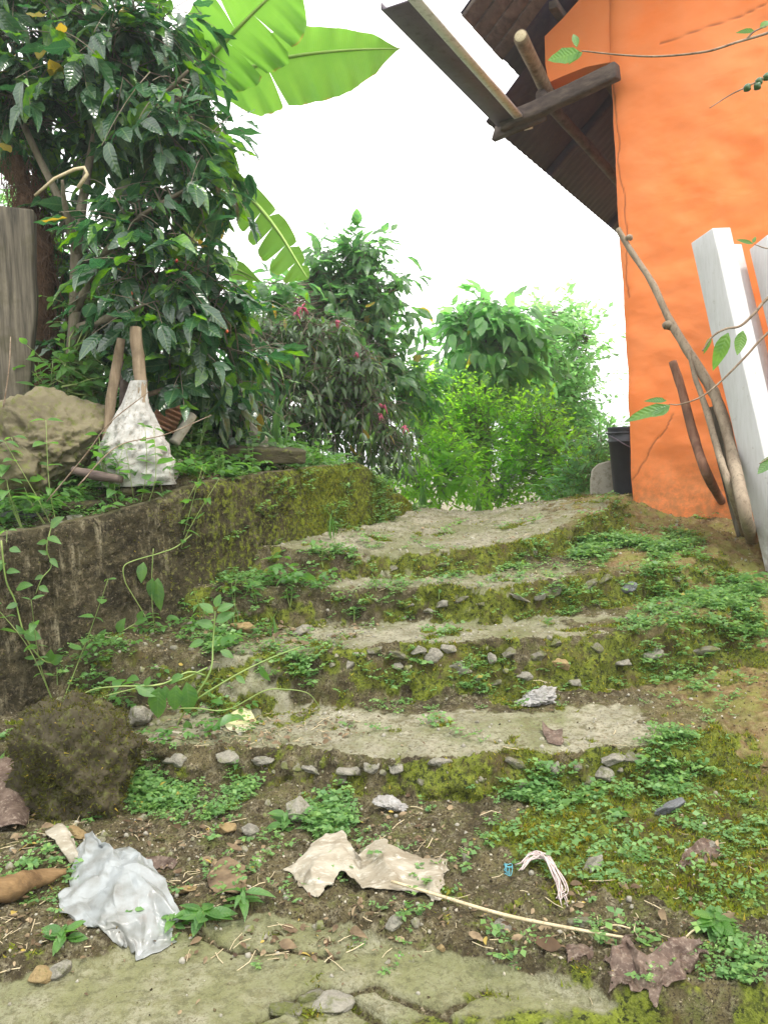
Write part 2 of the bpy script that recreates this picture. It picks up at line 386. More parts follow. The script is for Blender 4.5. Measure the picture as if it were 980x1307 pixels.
def m_wall(N):
    p = N.pos(); st = N.scale(p, 1, 1, 0.16); g = N.attr('green'); top = N.attr('top')
    a = N.noise(p, 9, 7, 0.8); s1 = N.noise(st, 26, 6, 0.75); s2 = N.noise(N.scale(p, 1, 1, 0.25), 9, 5, 0.7); b = N.noise(p, 45, 5, 0.7)
    col = N.mix(N.mr(a, 0.35, 0.65), (0.018, 0.016, 0.009), (0.110, 0.095, 0.050))
    col = N.mix(N.math('MULTIPLY', N.mr(s1, 0.52, 0.66), N.mr(s2, 0.42, 0.56)), col, (0.36, 0.32, 0.21))
    col = N.mix(N.mr(b, 0.54, 0.66), col, (0.20, 0.165, 0.105))
    col = N.mix(N.mr(N.noise(p, 110, 4, .8), 0.56, 0.64), col, (0.012, 0.010, 0.007)); col = N.mix(N.mr(N.noise(p, 70, 4, .8), 0.60, 0.66), col, (0.24, 0.20, 0.13))
    gm = N.mix(N.mr(b, 0.4, 0.62), (0.055, 0.070, 0.010), (0.22, 0.27, 0.03))
    gf = N.mr(N.math('ADD', N.math('MULTIPLY', N.math('ADD', N.math('MULTIPLY', N.math('SUBTRACT', s1, 0.5), 0.6), N.math('SUBTRACT', b, 0.5)), 1.5), g), 0.38, 0.68)
    col = N.mix(gf, col, gm)
    tp = N.mix(N.mr(b, 0.4, 0.65), (0.25, 0.22, 0.15), (0.10, 0.08, 0.045)); tp = N.mix(N.mr(a, 0.45, 0.6), tp, (0.13, 0.13, 0.04))
    col = N.mix(N.math('MULTIPLY', top, 0.8), col, tp)
    return N.bsdf(col, 0.95, 0.15, N.bump(N.math('ADD', N.math('ADD', b, a), N.noise(p, 120, 4, .8)), 1.0, 0.02))
def m_plaster(N):
    p = N.pos(); a = N.noise(p, 2.2, 6, 0.6); b = N.noise(p, 26, 5, 0.7); cr = N.attr('crack')
    col = N.mix(N.mr(a, 0.3, 0.7), (0.80, 0.195, 0.040), (0.78, 0.255, 0.085))
    col = N.mix(N.math('MULTIPLY', N.mr(b, 0.6, 0.8), 0.35), col, (0.72, 0.17, 0.03))
    dz = N.n('ShaderNodeSeparateXYZ'); N.link(p, dz.inputs[0])
    col = N.mix(N.math('MULTIPLY', N.math('MULTIPLY', N.mr(dz.outputs[2], 0.35, 0.0), N.mr(b, 0.3, 0.6)), 0.8), col, (0.36, 0.16, 0.06))
    st_ = N.noise(N.scale(p, 1, 1, .25), 7, 5, .7); col = N.mix(N.math('MULTIPLY', N.mr(st_, 0.58, 0.75), 0.15), col, (0.62, 0.20, 0.07))
    ch = N.noise(p, 60, 4, .75); col = N.mix(N.math('MULTIPLY', N.mr(ch, 0.66, 0.72), 0.6), col, (0.45, 0.14, 0.05))
    col = N.mix(cr, col, (0.20, 0.06, 0.02))
    wv = N.noise(N.scale(p, 1, 1, 2.0), 3.2, 3, 0.5, 0.4)
    return N.bsdf(col, 0.62, 0.3, N.bump(N.math('ADD', N.math('MULTIPLY', wv, 1.0), N.math('MULTIPLY', b, 0.10)), 0.26, 0.02))
def m_wood(N, a, b, c, st=(1, 1, 0.08), rough=0.85, sc=30):
    p = N.scale(N.pos(), *st); f = N.noise(p, sc, 5, 0.65); g = N.noise(N.pos(), 6, 5, 0.6)
    col = N.mix(N.mr(f, 0.35, 0.65), a, b); col = N.mix(N.mr(g, 0.5, 0.7), col, c)
    return N.bsdf(col, rough, 0.2, N.bump(f, 0.8, 0.006))
def m_flat(N, a, b, rough=0.5, spec=0.5, scale=12, bd=0.002, tr=0.0):
    f = N.noise(N.pos(), scale, 5, 0.6); col = N.mix(N.mr(f, 0.4, 0.65), a, b)
    s = N.bsdf(col, rough, spec, N.bump(f, 0.5, bd))
    if tr:
        t = N.n('ShaderNodeBsdfTranslucent'); N.link(col, t.inputs[0]); mx = N.n('ShaderNodeMixShader'); mx.inputs[0].default_value = tr
        N.t.links.new(s, mx.inputs[1]); N.t.links.new(t.outputs[0], mx.inputs[2]); return mx.outputs[0]
    return s
def m_stone(N, a, b, c, moss=0.5):
    p = N.pos(); f = N.noise(p, 1.6, 6, 0.7); g = N.noise(p, 7, 5, 0.7)
    r = N.n('ShaderNodeObjectInfo').outputs['Random']
    col = N.mix(N.mr(f, 0.35, 0.65), a, b); col = N.mix(N.mr(g, 0.5, 0.75), col, c); col = N.mix(N.math('MULTIPLY', r, 0.6), col, b)
    nz = N.n('ShaderNodeSeparateXYZ'); N.link(N.n('ShaderNodeNewGeometry').outputs['Normal'], nz.inputs[0])
    mf = N.mr(N.noise(N.wpos(), 30, 5, .7), 0.62 - moss * 0.25, 0.78 - moss * 0.25)
    col = N.mix(N.math('MULTIPLY', mf, 0.85), col, N.mix(g, (0.06, 0.075, 0.015), (0.16, 0.18, 0.035)))
    return N.bsdf(col, 0.85, 0.3, N.bump(N.math('ADD', f, g), 0.7, 0.02))

K = {}
K['ground'] = mat('ground_soil_concrete_moss', m_ground)
K['wall'] = mat('stained_mossy_concrete', m_wall)
K['plaster'] = mat('orange_plaster', m_plaster)
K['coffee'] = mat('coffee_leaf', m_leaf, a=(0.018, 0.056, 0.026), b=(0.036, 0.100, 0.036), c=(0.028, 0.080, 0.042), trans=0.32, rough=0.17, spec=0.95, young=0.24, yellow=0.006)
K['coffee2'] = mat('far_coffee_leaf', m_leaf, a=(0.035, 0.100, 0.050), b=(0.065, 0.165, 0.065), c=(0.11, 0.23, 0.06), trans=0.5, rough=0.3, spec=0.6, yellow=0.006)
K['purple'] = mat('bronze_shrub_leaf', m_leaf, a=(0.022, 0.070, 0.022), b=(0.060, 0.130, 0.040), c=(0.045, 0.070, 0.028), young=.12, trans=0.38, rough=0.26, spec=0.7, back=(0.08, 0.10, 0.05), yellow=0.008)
K['mid'] = mat('mid_tree_leaf', m_leaf, a=(0.09, 0.21, 0.075), b=(0.16, 0.32, 0.10), c=(0.10, 0.23, 0.10), yellow=.004, trans=0.55, rough=0.32, spec=0.6)  # green raised partly to carry the sky's glare on far leaves
K['pale'] = mat('glare_paled_tree_leaf', m_leaf, a=(0.16, 0.30, 0.12), b=(0.24, 0.40, 0.15), c=(0.14, 0.28, 0.14), trans=0.55, rough=0.4, yellow=0.0)  # leaf colour lightened to stand in for glare from the white sky
K['bright'] = mat('bright_undergrowth_leaf', m_leaf, a=(0.13, 0.29, 0.040), b=(0.23, 0.42, 0.07), c=(0.14, 0.30, 0.06), trans=0.62, rough=0.45, yellow=0.0)
K['weed'] = mat('weed_leaf', m_leaf, a=(0.07, 0.17, 0.035), b=(0.11, 0.24, 0.05), c=(0.06, 0.15, 0.05), trans=0.4, rough=0.4, yellow=0.0)
K['cover'] = mat('ground_cover_leaf', m_leaf, a=(0.050, 0.125, 0.025), b=(0.20, 0.34, 0.09), c=(0.10, 0.22, 0.08), trans=0.3, rough=0.5, yellow=0.01)
K['mossb'] = mat('moss_blade', m_leaf, a=(0.025, 0.036, 0.006), b=(0.23, 0.29, 0.035), c=(0.060, 0.055, 0.014), trans=0.3, rough=0.8, spec=0.1, yellow=0.1)
K['rockmoss'] = mat('dark_rock_moss', m_leaf, a=(0.014, 0.017, 0.005), b=(0.11, 0.12, 0.02), c=(0.035, 0.030, 0.010), trans=0.2, rough=0.8, spec=0.1, yellow=0.03)
K['wallmoss'] = mat('wall_moss_blade', m_leaf, a=(0.070, 0.090, 0.012), b=(0.22, 0.26, 0.032), c=(0.06, 0.06, 0.015), trans=0.3, rough=0.8, spec=0.1, yellow=0.1)
def m_banana(N):
    u = N.attr('rib'); v = N.attr('along'); st = N.n('ShaderNodeTexWave'); st.wave_type = 'BANDS'
    cv = N.n('ShaderNodeCombineXYZ'); N.link(v, cv.inputs[0]); N.link(cv.outputs[0], st.inputs[0]); st.inputs['Scale'].default_value = 40; st.inputs['Distortion'].default_value = 1.5
    b = N.noise(cv.outputs[0], 16, 3)
    col = N.mix(b, (0.12, 0.27, 0.025), (0.18, 0.36, 0.05)); col = N.mix(N.mr(N.noise(N.wpos(), 5, 4), .4, .65, 0, .6), col, (0.10, 0.25, 0.03)); col = N.mix(N.math('MULTIPLY', st.outputs['Fac'], 0.35), col, (0.09, 0.22, 0.02))  # wave stripes darken the colour as shading between the folds
    col = N.mix(N.math('MULTIPLY', N.mr(N.attr('edge'), 0.95, 1.0), N.mr(N.noise(N.wpos(), 9, 3), .5, .6)), col, (0.30, 0.22, 0.05))
    g = N.bsdf(col, 0.45, 0.4, N.bump(st.outputs['Fac'], 0.3, 0.003)); t = N.n('ShaderNodeBsdfTranslucent')
    hs = N.n('ShaderNodeHueSaturation'); N.link(col, hs.inputs['Color']); hs.inputs['Value'].default_value = 1.7; N.link(hs.outputs[0], t.inputs[0])
    mx = N.n('ShaderNodeMixShader'); mx.inputs[0].default_value = 0.6
    N.t.links.new(g, mx.inputs[1]); N.t.links.new(t.outputs[0], mx.inputs[2]); return mx.outputs[0]
K['banana'] = mat('banana_leaf_blade', m_banana)
K['rib'] = mat('banana_rib', m_flat, a=(0.35, 0.50, 0.12), b=(0.25, 0.40, 0.08), rough=0.5)
K['bark'] = mat('grey_brown_bark', m_rough, a=(0.12, 0.10, 0.07), b=(0.23, 0.20, 0.15), c=(0.10, 0.12, 0.06), scale=18, stretch=(1, 1, 0.3))
K['stem'] = mat('green_stem', m_flat, a=(0.16, 0.25, 0.06), b=(0.24, 0.30, 0.09), rough=0.55)
K['twig'] = mat('thin_brown_twig', m_rough, a=(0.16, 0.11, 0.07), b=(0.30, 0.24, 0.18), c=(0.09, 0.06, 0.04), scale=30, bumpd=0.002)
K['straw'] = mat('pale_dry_straw', m_rough, a=(0.42, 0.35, 0.22), b=(0.52, 0.45, 0.30), c=(0.25, 0.19, 0.10), scale=30, bumpd=0.001)
K['dead'] = mat('dead_brown_leaf', m_rough, a=(0.13, 0.07, 0.045), b=(0.24, 0.15, 0.10), c=(0.06, 0.035, 0.025), scale=18, bumpd=0.006, rough=.6)
K['purpdead'] = mat('dark_purple_dead_leaf', m_rough, a=(0.055, 0.034, 0.026), b=(0.15, 0.11, 0.085), c=(0.26, 0.21, 0.165), scale=22, bumpd=0.008, rough=.55)
K['tan'] = mat('tan_dry_sheath', m_rough, a=(0.20, 0.17, 0.12), b=(0.36, 0.335, 0.27), c=(0.44, 0.42, 0.36), scale=16, bumpd=0.008, stretch=(.35, 1, 1))
K['litter'] = mat('leaf_litter_flakes', m_leaf, a=(0.09, 0.055, 0.03), b=(0.36, 0.28, 0.17), c=(0.05, 0.032, 0.02), trans=0.05, rough=0.8, spec=0.2)
K['plastic'] = mat('dirty_white_plastic_film', m_flat, a=(0.30, 0.325, 0.33), b=(0.20, 0.205, 0.19), rough=0.28, scale=14, bd=0.004, tr=0.10)
K['yplastic'] = mat('yellowish_plastic_film', m_flat, a=(0.70, 0.66, 0.35), b=(0.74, 0.71, 0.60), rough=0.35, scale=5, tr=0.3)
K['sack'] = mat('worn_white_sack', m_rough, a=(0.44, 0.44, 0.42), b=(0.34, 0.33, 0.30), c=(0.19, 0.17, 0.13), scale=18, bumpd=0.006)
def m_post(N):
    p = N.pos(); z = N.n('ShaderNodeSeparateXYZ'); N.link(p, z.inputs[0]); f = N.noise(N.scale(p, 1, 1, .12), 45, 5, .7); b = N.noise(p, 24, 6, .75)
    col = N.mix(N.mr(f, .4, .65), (0.56, 0.56, 0.57), (0.50, 0.50, 0.495)); col = N.mix(N.math('MULTIPLY', N.mr(b, .62, .70), .7), col, (0.30, 0.28, 0.24))
    col = N.mix(N.math('MULTIPLY', N.mr(z.outputs[2], .45, .0), N.mr(b, .35, .6)), col, (0.20, 0.16, 0.10)); return N.bsdf(col, .55, .4, N.bump(f, .5, .003))
K['white'] = mat('white_painted_timber', m_post)
K['beam'] = mat('old_brown_timber', m_wood, a=(0.065, 0.048, 0.045), b=(0.15, 0.115, 0.095), c=(0.10, 0.078, 0.068), st=(.3, .3, 1))
K['pole'] = mat('bare_pole_wood', m_wood, a=(0.17, 0.125, 0.08), b=(0.31, 0.24, 0.165), c=(0.09, 0.065, 0.04))
K['grey'] = mat('weathered_grey_wood', m_wood, a=(0.04, 0.036, 0.028), b=(0.16, 0.14, 0.105), c=(0.06, 0.055, 0.03), st=(1, 1, .05), sc=40)
K['rustw'] = mat('reddish_old_wood', m_wood, a=(0.15, 0.070, 0.045), b=(0.25, 0.14, 0.09), c=(0.11, 0.06, 0.04))
K['stick'] = mat('grey_stick_bark', m_rough, a=(0.20, 0.155, 0.11), b=(0.33, 0.27, 0.20), c=(0.13, 0.10, 0.07), scale=16, bumpd=0.004, stretch=(1, 1, .4))
K['roofm'] = mat('dark_roof_sheet', m_rough, a=(0.060, 0.048, 0.085), b=(0.085, 0.068, 0.110), c=(0.10, 0.08, 0.10), scale=5, rough=0.7, bumpd=0.002)
K['gut'] = mat('dull_dark_gutter', m_rough, a=(0.125, 0.105, 0.135), b=(0.16, 0.135, 0.165), c=(0.11, 0.09, 0.10), scale=5, rough=0.6, bumpd=0.001)
K['pale_lit_edge'] = mat('pale_lit_gutter_edge', m_rough, a=(0.72, 0.70, 0.70), b=(0.78, 0.76, 0.75), c=(0.45, 0.42, 0.40), scale=7, rough=0.5, bumpd=0.001)  # strip coloured pale to show the lit edge of the gutter
K['bucket'] = mat('black_plastic', m_flat, a=(0.016, 0.017, 0.024), b=(0.024, 0.026, 0.034), rough=0.4)
K['block'] = mat('old_grey_concrete', m_rough, a=(0.30, 0.28, 0.22), b=(0.40, 0.38, 0.31), c=(0.20, 0.19, 0.13), scale=6, bumpd=0.008)
K['stone'] = mat('river_stone_grey', m_stone, a=(0.11, 0.105, 0.085), b=(0.22, 0.205, 0.16), c=(0.30, 0.28, 0.22), moss=0.75)
K['stonec'] = mat('clean_stone_grey', m_stone, a=(0.16, 0.15, 0.125), b=(0.31, 0.295, 0.24), c=(0.44, 0.42, 0.35), moss=0.35)
K['stoneb'] = mat('blue_dark_stone', m_stone, a=(0.085, 0.092, 0.10), b=(0.17, 0.18, 0.19), c=(0.30, 0.30, 0.29), moss=0.1)
K['stoney'] = mat('ochre_stone', m_stone, a=(0.24, 0.16, 0.07), b=(0.36, 0.27, 0.13), c=(0.20, 0.15, 0.08), moss=0.15)
K['boulder'] = mat('yellow_grey_boulder', m_stone, a=(0.045, 0.038, 0.022), b=(0.20, 0.175, 0.105), c=(0.09, 0.078, 0.045), moss=0.45)
K['mossrock'] = mat('moss_covered_rock', m_stone, a=(0.020, 0.017, 0.010), b=(0.060, 0.050, 0.025), c=(0.035, 0.036, 0.012), moss=0.35)
K['lime'] = mat('white_lime_lump', m_rough, a=(0.36, 0.355, 0.35), b=(0.25, 0.24, 0.22), c=(0.13, 0.12, 0.09), scale=22, bumpd=0.008)
K['brick'] = mat('hollow_clay_brick', m_rough, a=(0.36, 0.17, 0.09), b=(0.44, 0.25, 0.15), c=(0.25, 0.13, 0.07), scale=14, bumpd=0.004)
K['rotten'] = mat('rotten_orange_wood', m_wood, a=(0.09, 0.055, 0.025), b=(0.22, 0.14, 0.065), c=(0.045, 0.035, 0.015), st=(.12, 1, 1))
K['root'] = mat('red_brown_rootlets', m_rough, a=(0.085, 0.050, 0.030), b=(0.16, 0.095, 0.055), c=(0.05, 0.035, 0.02), scale=20, bumpd=0.003)
K['pink'] = mat('pink_flower', m_leaf, a=(0.42, 0.10, 0.16), b=(0.50, 0.18, 0.26), c=(0.35, 0.08, 0.13), trans=0.3, rough=0.5, yellow=0.0)
K['red'] = mat('red_coffee_cherry', m_flat, a=(0.45, 0.03, 0.02), b=(0.5, 0.12, 0.03), rough=0.3)
K['greenberry'] = mat('green_coffee_berry', m_flat, a=(0.04, 0.09, 0.03), b=(0.06, 0.12, 0.04), rough=0.3)
K['fibre'] = mat('pinkish_grey_fibre', m_rough, a=(0.42, 0.34, 0.33), b=(0.52, 0.45, 0.42), c=(0.25, 0.2, 0.18), scale=30, bumpd=0.001)
K['blue'] = mat('blue_plastic_thread', m_flat, a=(0.05, 0.22, 0.30), b=(0.10, 0.32, 0.38), rough=0.4)
K['teal'] = mat('green_paint', m_flat, a=(0.05, 0.45, 0.25), b=(0.06, 0.5, 0.3), rough=0.5)

# ------------------------------------------------------------------ ground sheet
def axis(lo, hi, step, far, g=1.12):
    a = list(np.arange(lo, hi, step)); s = step
    x = a[-1]
    while x < far: s *= g; x += s; a.append(x)
    x = a[0]; s = step; pre = []
    while x > -far: s *= g; x -= s; pre.append(x)
    return np.array(pre[::-1] + a)
gx = axis(-2.0, 2.6, 0.0085, 400)
yl = [1.40]
while yl[-1] < 6.9: yl.append(yl[-1] + max(0.004, yl[-1] * 0.0018))
gy = list(yl); s_ = 0.02
while gy[-1] < 400: s_ *= 1.12; gy.append(gy[-1] + s_)
pre = []; x_ = 1.40; s_ = 0.01
while x_ > -400: s_ *= 1.12; x_ -= s_; pre.append(x_)
gy = np.array(pre[::-1] + gy)
XX, YY = np.meshgrid(gx, gy)
ZZ, conc, moss, red, riserM, slabM, bankM = terrain(XX, YY, True, True)
YS = yshift(XX, YY, ZZ, riserM, bankM)
nX, nY = len(gx), len(gy)
idx = np.arange(nX * nY).reshape(nY, nX)
GF = np.stack([idx[:-1, :-1], idx[:-1, 1:], idx[1:, 1:], idx[1:, :-1]], -1).reshape(-1, 4)
ground = ob('ground', mesh_np('ground', np.stack([XX, YY + YS, ZZ], -1).reshape(-1, 3), GF, K['ground'],
            attrs=dict(conc=conc, moss=moss, red=red, bank=bankM, slab=slabM)))
tag(ground, 'worn concrete and stone steps under moss and soil, rising to a landing', kind='structure')

# ------------------------------------------------------------------ retaining wall
def build_wall():
    ns = 760; ss = np.linspace(0, WS[-1], ns)
    cx = np.interp(ss, WS, WX); cy = np.interp(ss, WS, WY); ct = np.interp(ss, WS, WT)
    k = np.ones(25) / 25
    def smo(a): return np.convolve(np.pad(a, 12, mode='edge'), k, 'valid')
    cx, cy, ct = smo(cx), smo(cy), smo(ct)
    tx, ty = np.gradient(cx), np.gradient(cy); L = np.hypot(tx, ty); nx, ny = -ty / L, tx / L   # points to the bank
    ct = ct + 0.012 * fbm(ss, 0, f=3, o=4, s=51) + 0.02 * np.where(ss > WS[-3], fbm(ss, 0, f=6, o=3, s=52), 0)
    rows = []
    nv = 140
    for j in range(nv + 1):                         # front face, bottom to top
        f = j / nv; zz = 0.02 + (ct - 0.02) * f
        d = 0.010 * fbm(ss, zz, f=7, o=5, s=53) + 0.009 * fbm(ss, zz, f=34, o=4, s=54) + 0.006 * fbm(ss * 3, zz * .5, f=9, o=3, s=57) + 0.02 * (1 - f) * 0.0 - 0.05 * (1 - f)
        edge = 0.02 * sm(f, 0.965, 1.0) ** 2
        d = d + edge
        rows.append((cx + nx * d, cy + ny * d, zz, np.full(ns, 0.0)))
    for j in range(1, 26):                          # top
        f = j / 25; d = 0.02 + 0.16 * f
        rows.append((cx + nx * d, cy + ny * d, ct + 0.006 + 0.008 * fbm(ss, d, f=16, o=4, s=55) - 0.012 * f, np.full(ns, 1.0)))
    for j in range(1, 4):
        rows.append((cx + nx * 0.19, cy + ny * 0.19, ct - 0.1 * j, np.full(ns, 0.6)))
    V = np.stack([np.stack(r[:3], -1) for r in rows]); top = np.stack([r[3] for r in rows])
    green = np.broadcast_to(0.10 + 0.62 * sm(ss, 1.2, WS[5] - 0.3) + 0.12 * fbm(ss, 0, f=2, s=56), top.shape) * np.where(top > .5, .7, 1) + 0.12 * sm(np.linspace(1, 0, len(rows)), 0.5, 1)[:, None]
    n = len(rows); ii = np.arange(n * ns).reshape(n, ns)
    F = np.stack([ii[:-1, :-1], ii[:-1, 1:], ii[1:, 1:], ii[1:, :-1]], -1).reshape(-1, 4)
    o = ob('concrete_wall', mesh_np('concrete_wall', V.reshape(-1, 3), F, K['wall'], attrs=dict(top=top, green=green)))
    tag(o, 'low stained concrete retaining wall beside the steps, mossy green at its far end', 'wall')
    return o, V[:nv + 1], green[:nv + 1], (cx, cy, ct, nx, ny, ss)
wall, WV, WG, WCV = build_wall()

# ------------------------------------------------------------------ house
C = P(808, 640, 5.2)
wd = np.array([0.861, -0.509, 0]); ud = np.array([0.509, 0.861, 0]); zd = np.array([0, 0, 1.0])
HL = lambda a, b, z: C * np.array([1, 1, 0]) + wd * a + ud * b + zd * z
def onfac(px, py, off=0.0):
    """pixel to (a, z) on the plane of the facade"""
    d = ray(px, py); n = ud; t = ((C + ud * off - CAM) @ n) / (d @ n); p = CAM + d * t
    return float((p - C) @ wd), float(p[2])
house = empty('adobe_house', (C[0], C[1], onz(C[0], C[1])))
tag(house, 'small house with bright orange plastered wall and dark overhanging roof', 'house')
hb = np.array(house.location)
def hpart(name, me, parent=house):
    o = ob(name, me, parent)
    if parent is house: o.location = (0, 0, 0)
    return o
def local(V): return np.asarray(V) - hb
def boxVF(c0, c1, wvec, hvec):
    """bar from c0 to c1 with half-width vectors"""
    c0, c1, wv, hv = map(np.asarray, (c0, c1, wvec, hvec)); V = []
    for c in (c0, c1):
        for a, b in ((-1, -1), (1, -1), (1, 1), (-1, 1)): V.append(c + a * wv + b * hv)
    return np.array(V), np.array([(0, 3, 2, 1), (4, 5, 6, 7), (0, 1, 5, 4), (1, 2, 6, 5), (2, 3, 7, 6), (3, 0, 4, 7)])
def bevelled(me_o, w=0.006, seg=2):
    m = me_o.modifiers.new('bevel', 'BEVEL'); m.width = w; m.segments = seg; m.limit_method = 'ANGLE'; return me_o
def facade():
    za = [onfac(*p) for p in ((806, 648), (803, 560), (799, 470), (795, 380), (789, 300), (785, 210), (780, 120), (777, 78))]
    la = np.array(za); zs = np.concatenate([np.arange(0.45, 4.95, 0.012)])
    la = la[np.argsort(la[:, 1])]
    aleft = np.interp(zs, la[:, 1], la[:, 0]) + 0.006 * fbm(zs, 0, f=5, o=4, s=61)
    na = 300; nz_ = len(zs)
    A = aleft[:, None] + (np.linspace(0, 1, na)[None] ** 1.25) * (4.2 - aleft[:, None]); ZZ_ = np.repeat(zs[:, None], na, 1)
    B = -0.022 * fbm(A, ZZ_, f=2.3, o=3, s=62) - 0.0035 * fbm(A, ZZ_ * 1.8, f=6, o=4, s=63)
    edge = np.exp(-(A - aleft[:, None]) / 0.03); B = B + 0.025 * edge
    cr = np.zeros_like(A)
    for line in ([(783, 95), (786, 150), (790, 215), (797, 262), (799, 330), (801, 380)], [(843, 57), (870, 48), (902, 36), (940, 22), (985, 0)],
                 [(806, 612), (822, 590), (834, 566), (850, 548), (857, 528)]):
        q = np.array([onfac(*p) for p in line])
        d = plinef(A + 0.014 * fbm(A, ZZ_, f=9, o=4, s=64), ZZ_, q)
        cr = np.maximum(cr, 0.75 * (1 - sm(d, 0.0005, 0.008)))
    B = B + 0.006 * cr
    V = C * np.array([1, 1, 0]) + A[..., None] * wd + B[..., None] * ud + ZZ_[..., None] * zd
    # side return (thickness at the corner)
    nr = 16; side = []
    for k in range(1, nr + 1):
        f = k / nr * 0.30
        side.append(V[:, 0] + ud * f + wd * (0.012 * fbm(zs, k, f=3, s=66))[:, None] * min(1, k / 3))
    allV = np.concatenate([np.stack(side[::-1], 1), V], 1); cra = np.concatenate([np.zeros((nz_, nr)), cr], 1)
    n = na + nr; ii = np.arange(nz_ * n).reshape(nz_, n)
    F = np.stack([ii[:-1, :-1], ii[:-1, 1:], ii[1:, 1:], ii[1:, :-1]], -1).reshape(-1, 4)
    hpart('facade_wall', mesh_np('facade_wall', local(allV.reshape(-1, 3)), F, K['plaster'], attrs=dict(crack=cra)))
    # side wall running back
    V, F = boxVF(HL(0.17, 0.31, 2.5), HL(0.17, 5.0, 2.5), wd * 0.13, zd * 2.1)
    o = hpart('side_wall', MB().add(local(V), F).mesh('side_wall', K['plaster'], False))
    # gable infill left of the corner, above the tie beam
    pts = [(697, 104), (693, 80), (692, 45), (715, 22), (737, -3), (790, -60), (800, 60), (776, 78), (745, 84), (715, 96)]
    f2 = np.array([onfac(*p, off=-0.0) for p in pts]); f2 = f2 + 0.004
    poly = [HL(a, 0.03, z) for a, z in f2]; back = [HL(a, 0.16, z) for a, z in f2]
    n = len(poly)
    me = bpy.data.meshes.new('gable_infill')
    me.from_pydata([tuple(local(v)) for v in poly + back], [], [tuple(range(n)), tuple(range(2 * n - 1, n - 1, -1))] + [(i, n + i, n + (i + 1) % n, (i + 1) % n) for i in range(n)])
    me.materials.append(K['plaster']); hpart('gable_infill', me)
facade()
ZE, AE, SL = 3.56, -1.09, 0.90
def roofz(a): return ZE + SL * (a - AE)
def roof():
    # corrugated sheet: waves run along the slope
    nb, na = 520, 14; bs = np.linspace(-0.72, 5.4, nb); as_ = np.linspace(AE, 1.8, na)
    AA, BB = np.meshgrid(as_, bs); ae_ = AE + 0.27 * (1 - sm(BB, .26, .28)); AA = ae_ + (AA - AE) * (1.8 - ae_) / (1.8 - AE)
    zt = roofz(AA) + 0.003 * np.sin(BB * 2 * math.pi / 0.12)
    nrm = np.array(-wd * SL + zd); nrm /= np.linalg.norm(nrm)
    T = C * np.array([1, 1, 0]) + AA[..., None] * wd + BB[..., None] * ud + zt[..., None] * zd
    V = np.concatenate([T.reshape(-1, 3), (T - nrm * 0.006).reshape(-1, 3)])
    ii = np.arange(nb * na).reshape(nb, na); q = np.stack([ii[:-1, :-1], ii[:-1, 1:], ii[1:, 1:], ii[1:, :-1]], -1).reshape(-1, 4)
    F = [q[:, ::-1], q + nb * na]
    for e in (ii[0], ii[-1][::-1], ii[:, 0][::-1], ii[:, -1]):
        F.append(np.stack([e[:-1], e[1:], e[1:] + nb * na, e[:-1] + nb * na], -1))
    rf = hpart('roof', mesh_np('roof', local(V), np.concatenate(F), K['roofm']))
    def bar(name, p0, p1, hw, hh, m, parent, seg=1, wob=0.0):
        p0, p1 = np.asarray(p0), np.asarray(p1); t, s, n = frame(p1 - p0)
        mb = MB(); N_ = 14; pts = np.linspace(p0, p1, N_)
        V = []
        for i, p in enumerate(pts):
            j = wob * np.array([float(fbm(i * 0.4, 1.7 + hw * 9, s=71)), float(fbm(i * 0.4, 5.1, s=72)), float(fbm(i * .4, 9.3, s=73))])
            for a, b in ((-1, -1), (1, -1), (1, 1), (-1, 1)): V.append(p + j + a * s * hw + b * n * hh)
        F = [(0, 3, 2, 1), tuple(4 * (N_ - 1) + k for k in range(4))]
        for i in range(N_ - 1):
            for k in range(4): F.append((4 * i + k, 4 * i + (k + 1) % 4, 4 * i + 4 + (k + 1) % 4, 4 * i + 4 + k))
        o = ob(name, MB().add(local(V), np.array(F)).mesh(name, m, False), parent); return bevelled(o, min(hw, hh) * 0.3)
    # planks under the sheet at the verge (brown barge boards)
    for k, off in enumerate((-0.66, -0.50, -0.345, -0.19)):
        a0 = AE + 0.29; bar('barge_plank', HL(a0, off, roofz(a0) - 0.045 - 0.004 * k), HL(1.6, off, roofz(1.6) - 0.045 - 0.004 * k), 0.072, 0.012, K['beam'], rf, wob=0.006)
    for b in (1.6, 3.6):
        bar('rafter', HL(AE + 0.03, b, roofz(AE + 0.03) - 0.05), HL(0.1, b, roofz(0.1) - 0.05), 0.035, 0.035, K['roofm'], rf, wob=0.006)
    for a in (-0.45,):
        bar('purlin', HL(a, -0.1, roofz(a) - 0.115), HL(a, 5.2, roofz(a) - 0.115), 0.03, 0.025, K['beam'], rf, wob=0.006)
    # tie beam with a pointed end, just in front of the gable
    e0 = P(640, 160, 5.62); e1 = P(784, 92, 5.10); bm = bar('tie_beam', e0, e1 + (e1 - e0) * 0.03, 0.042, 0.05, K['beam'], house, wob=0.006)
    # the split tip of the beam
    tip = P(629, 172, 5.66)
    V = [P(627, 178, 5.66), P(632, 160, 5.68), P(690, 122, 5.52), P(694, 150, 5.46)]; V2 = [np.array(v) + ud * 0.06 for v in V]
    mb = MB().add(local(V + V2), np.array([(0, 1, 2, 3), (7, 6, 5, 4), (0, 4, 5, 1), (1, 5, 6, 2), (2, 6, 7, 3), (3, 7, 4, 0)]))
    ob('beam_tip', mb.mesh('beam_tip', K['beam'], False), bm)
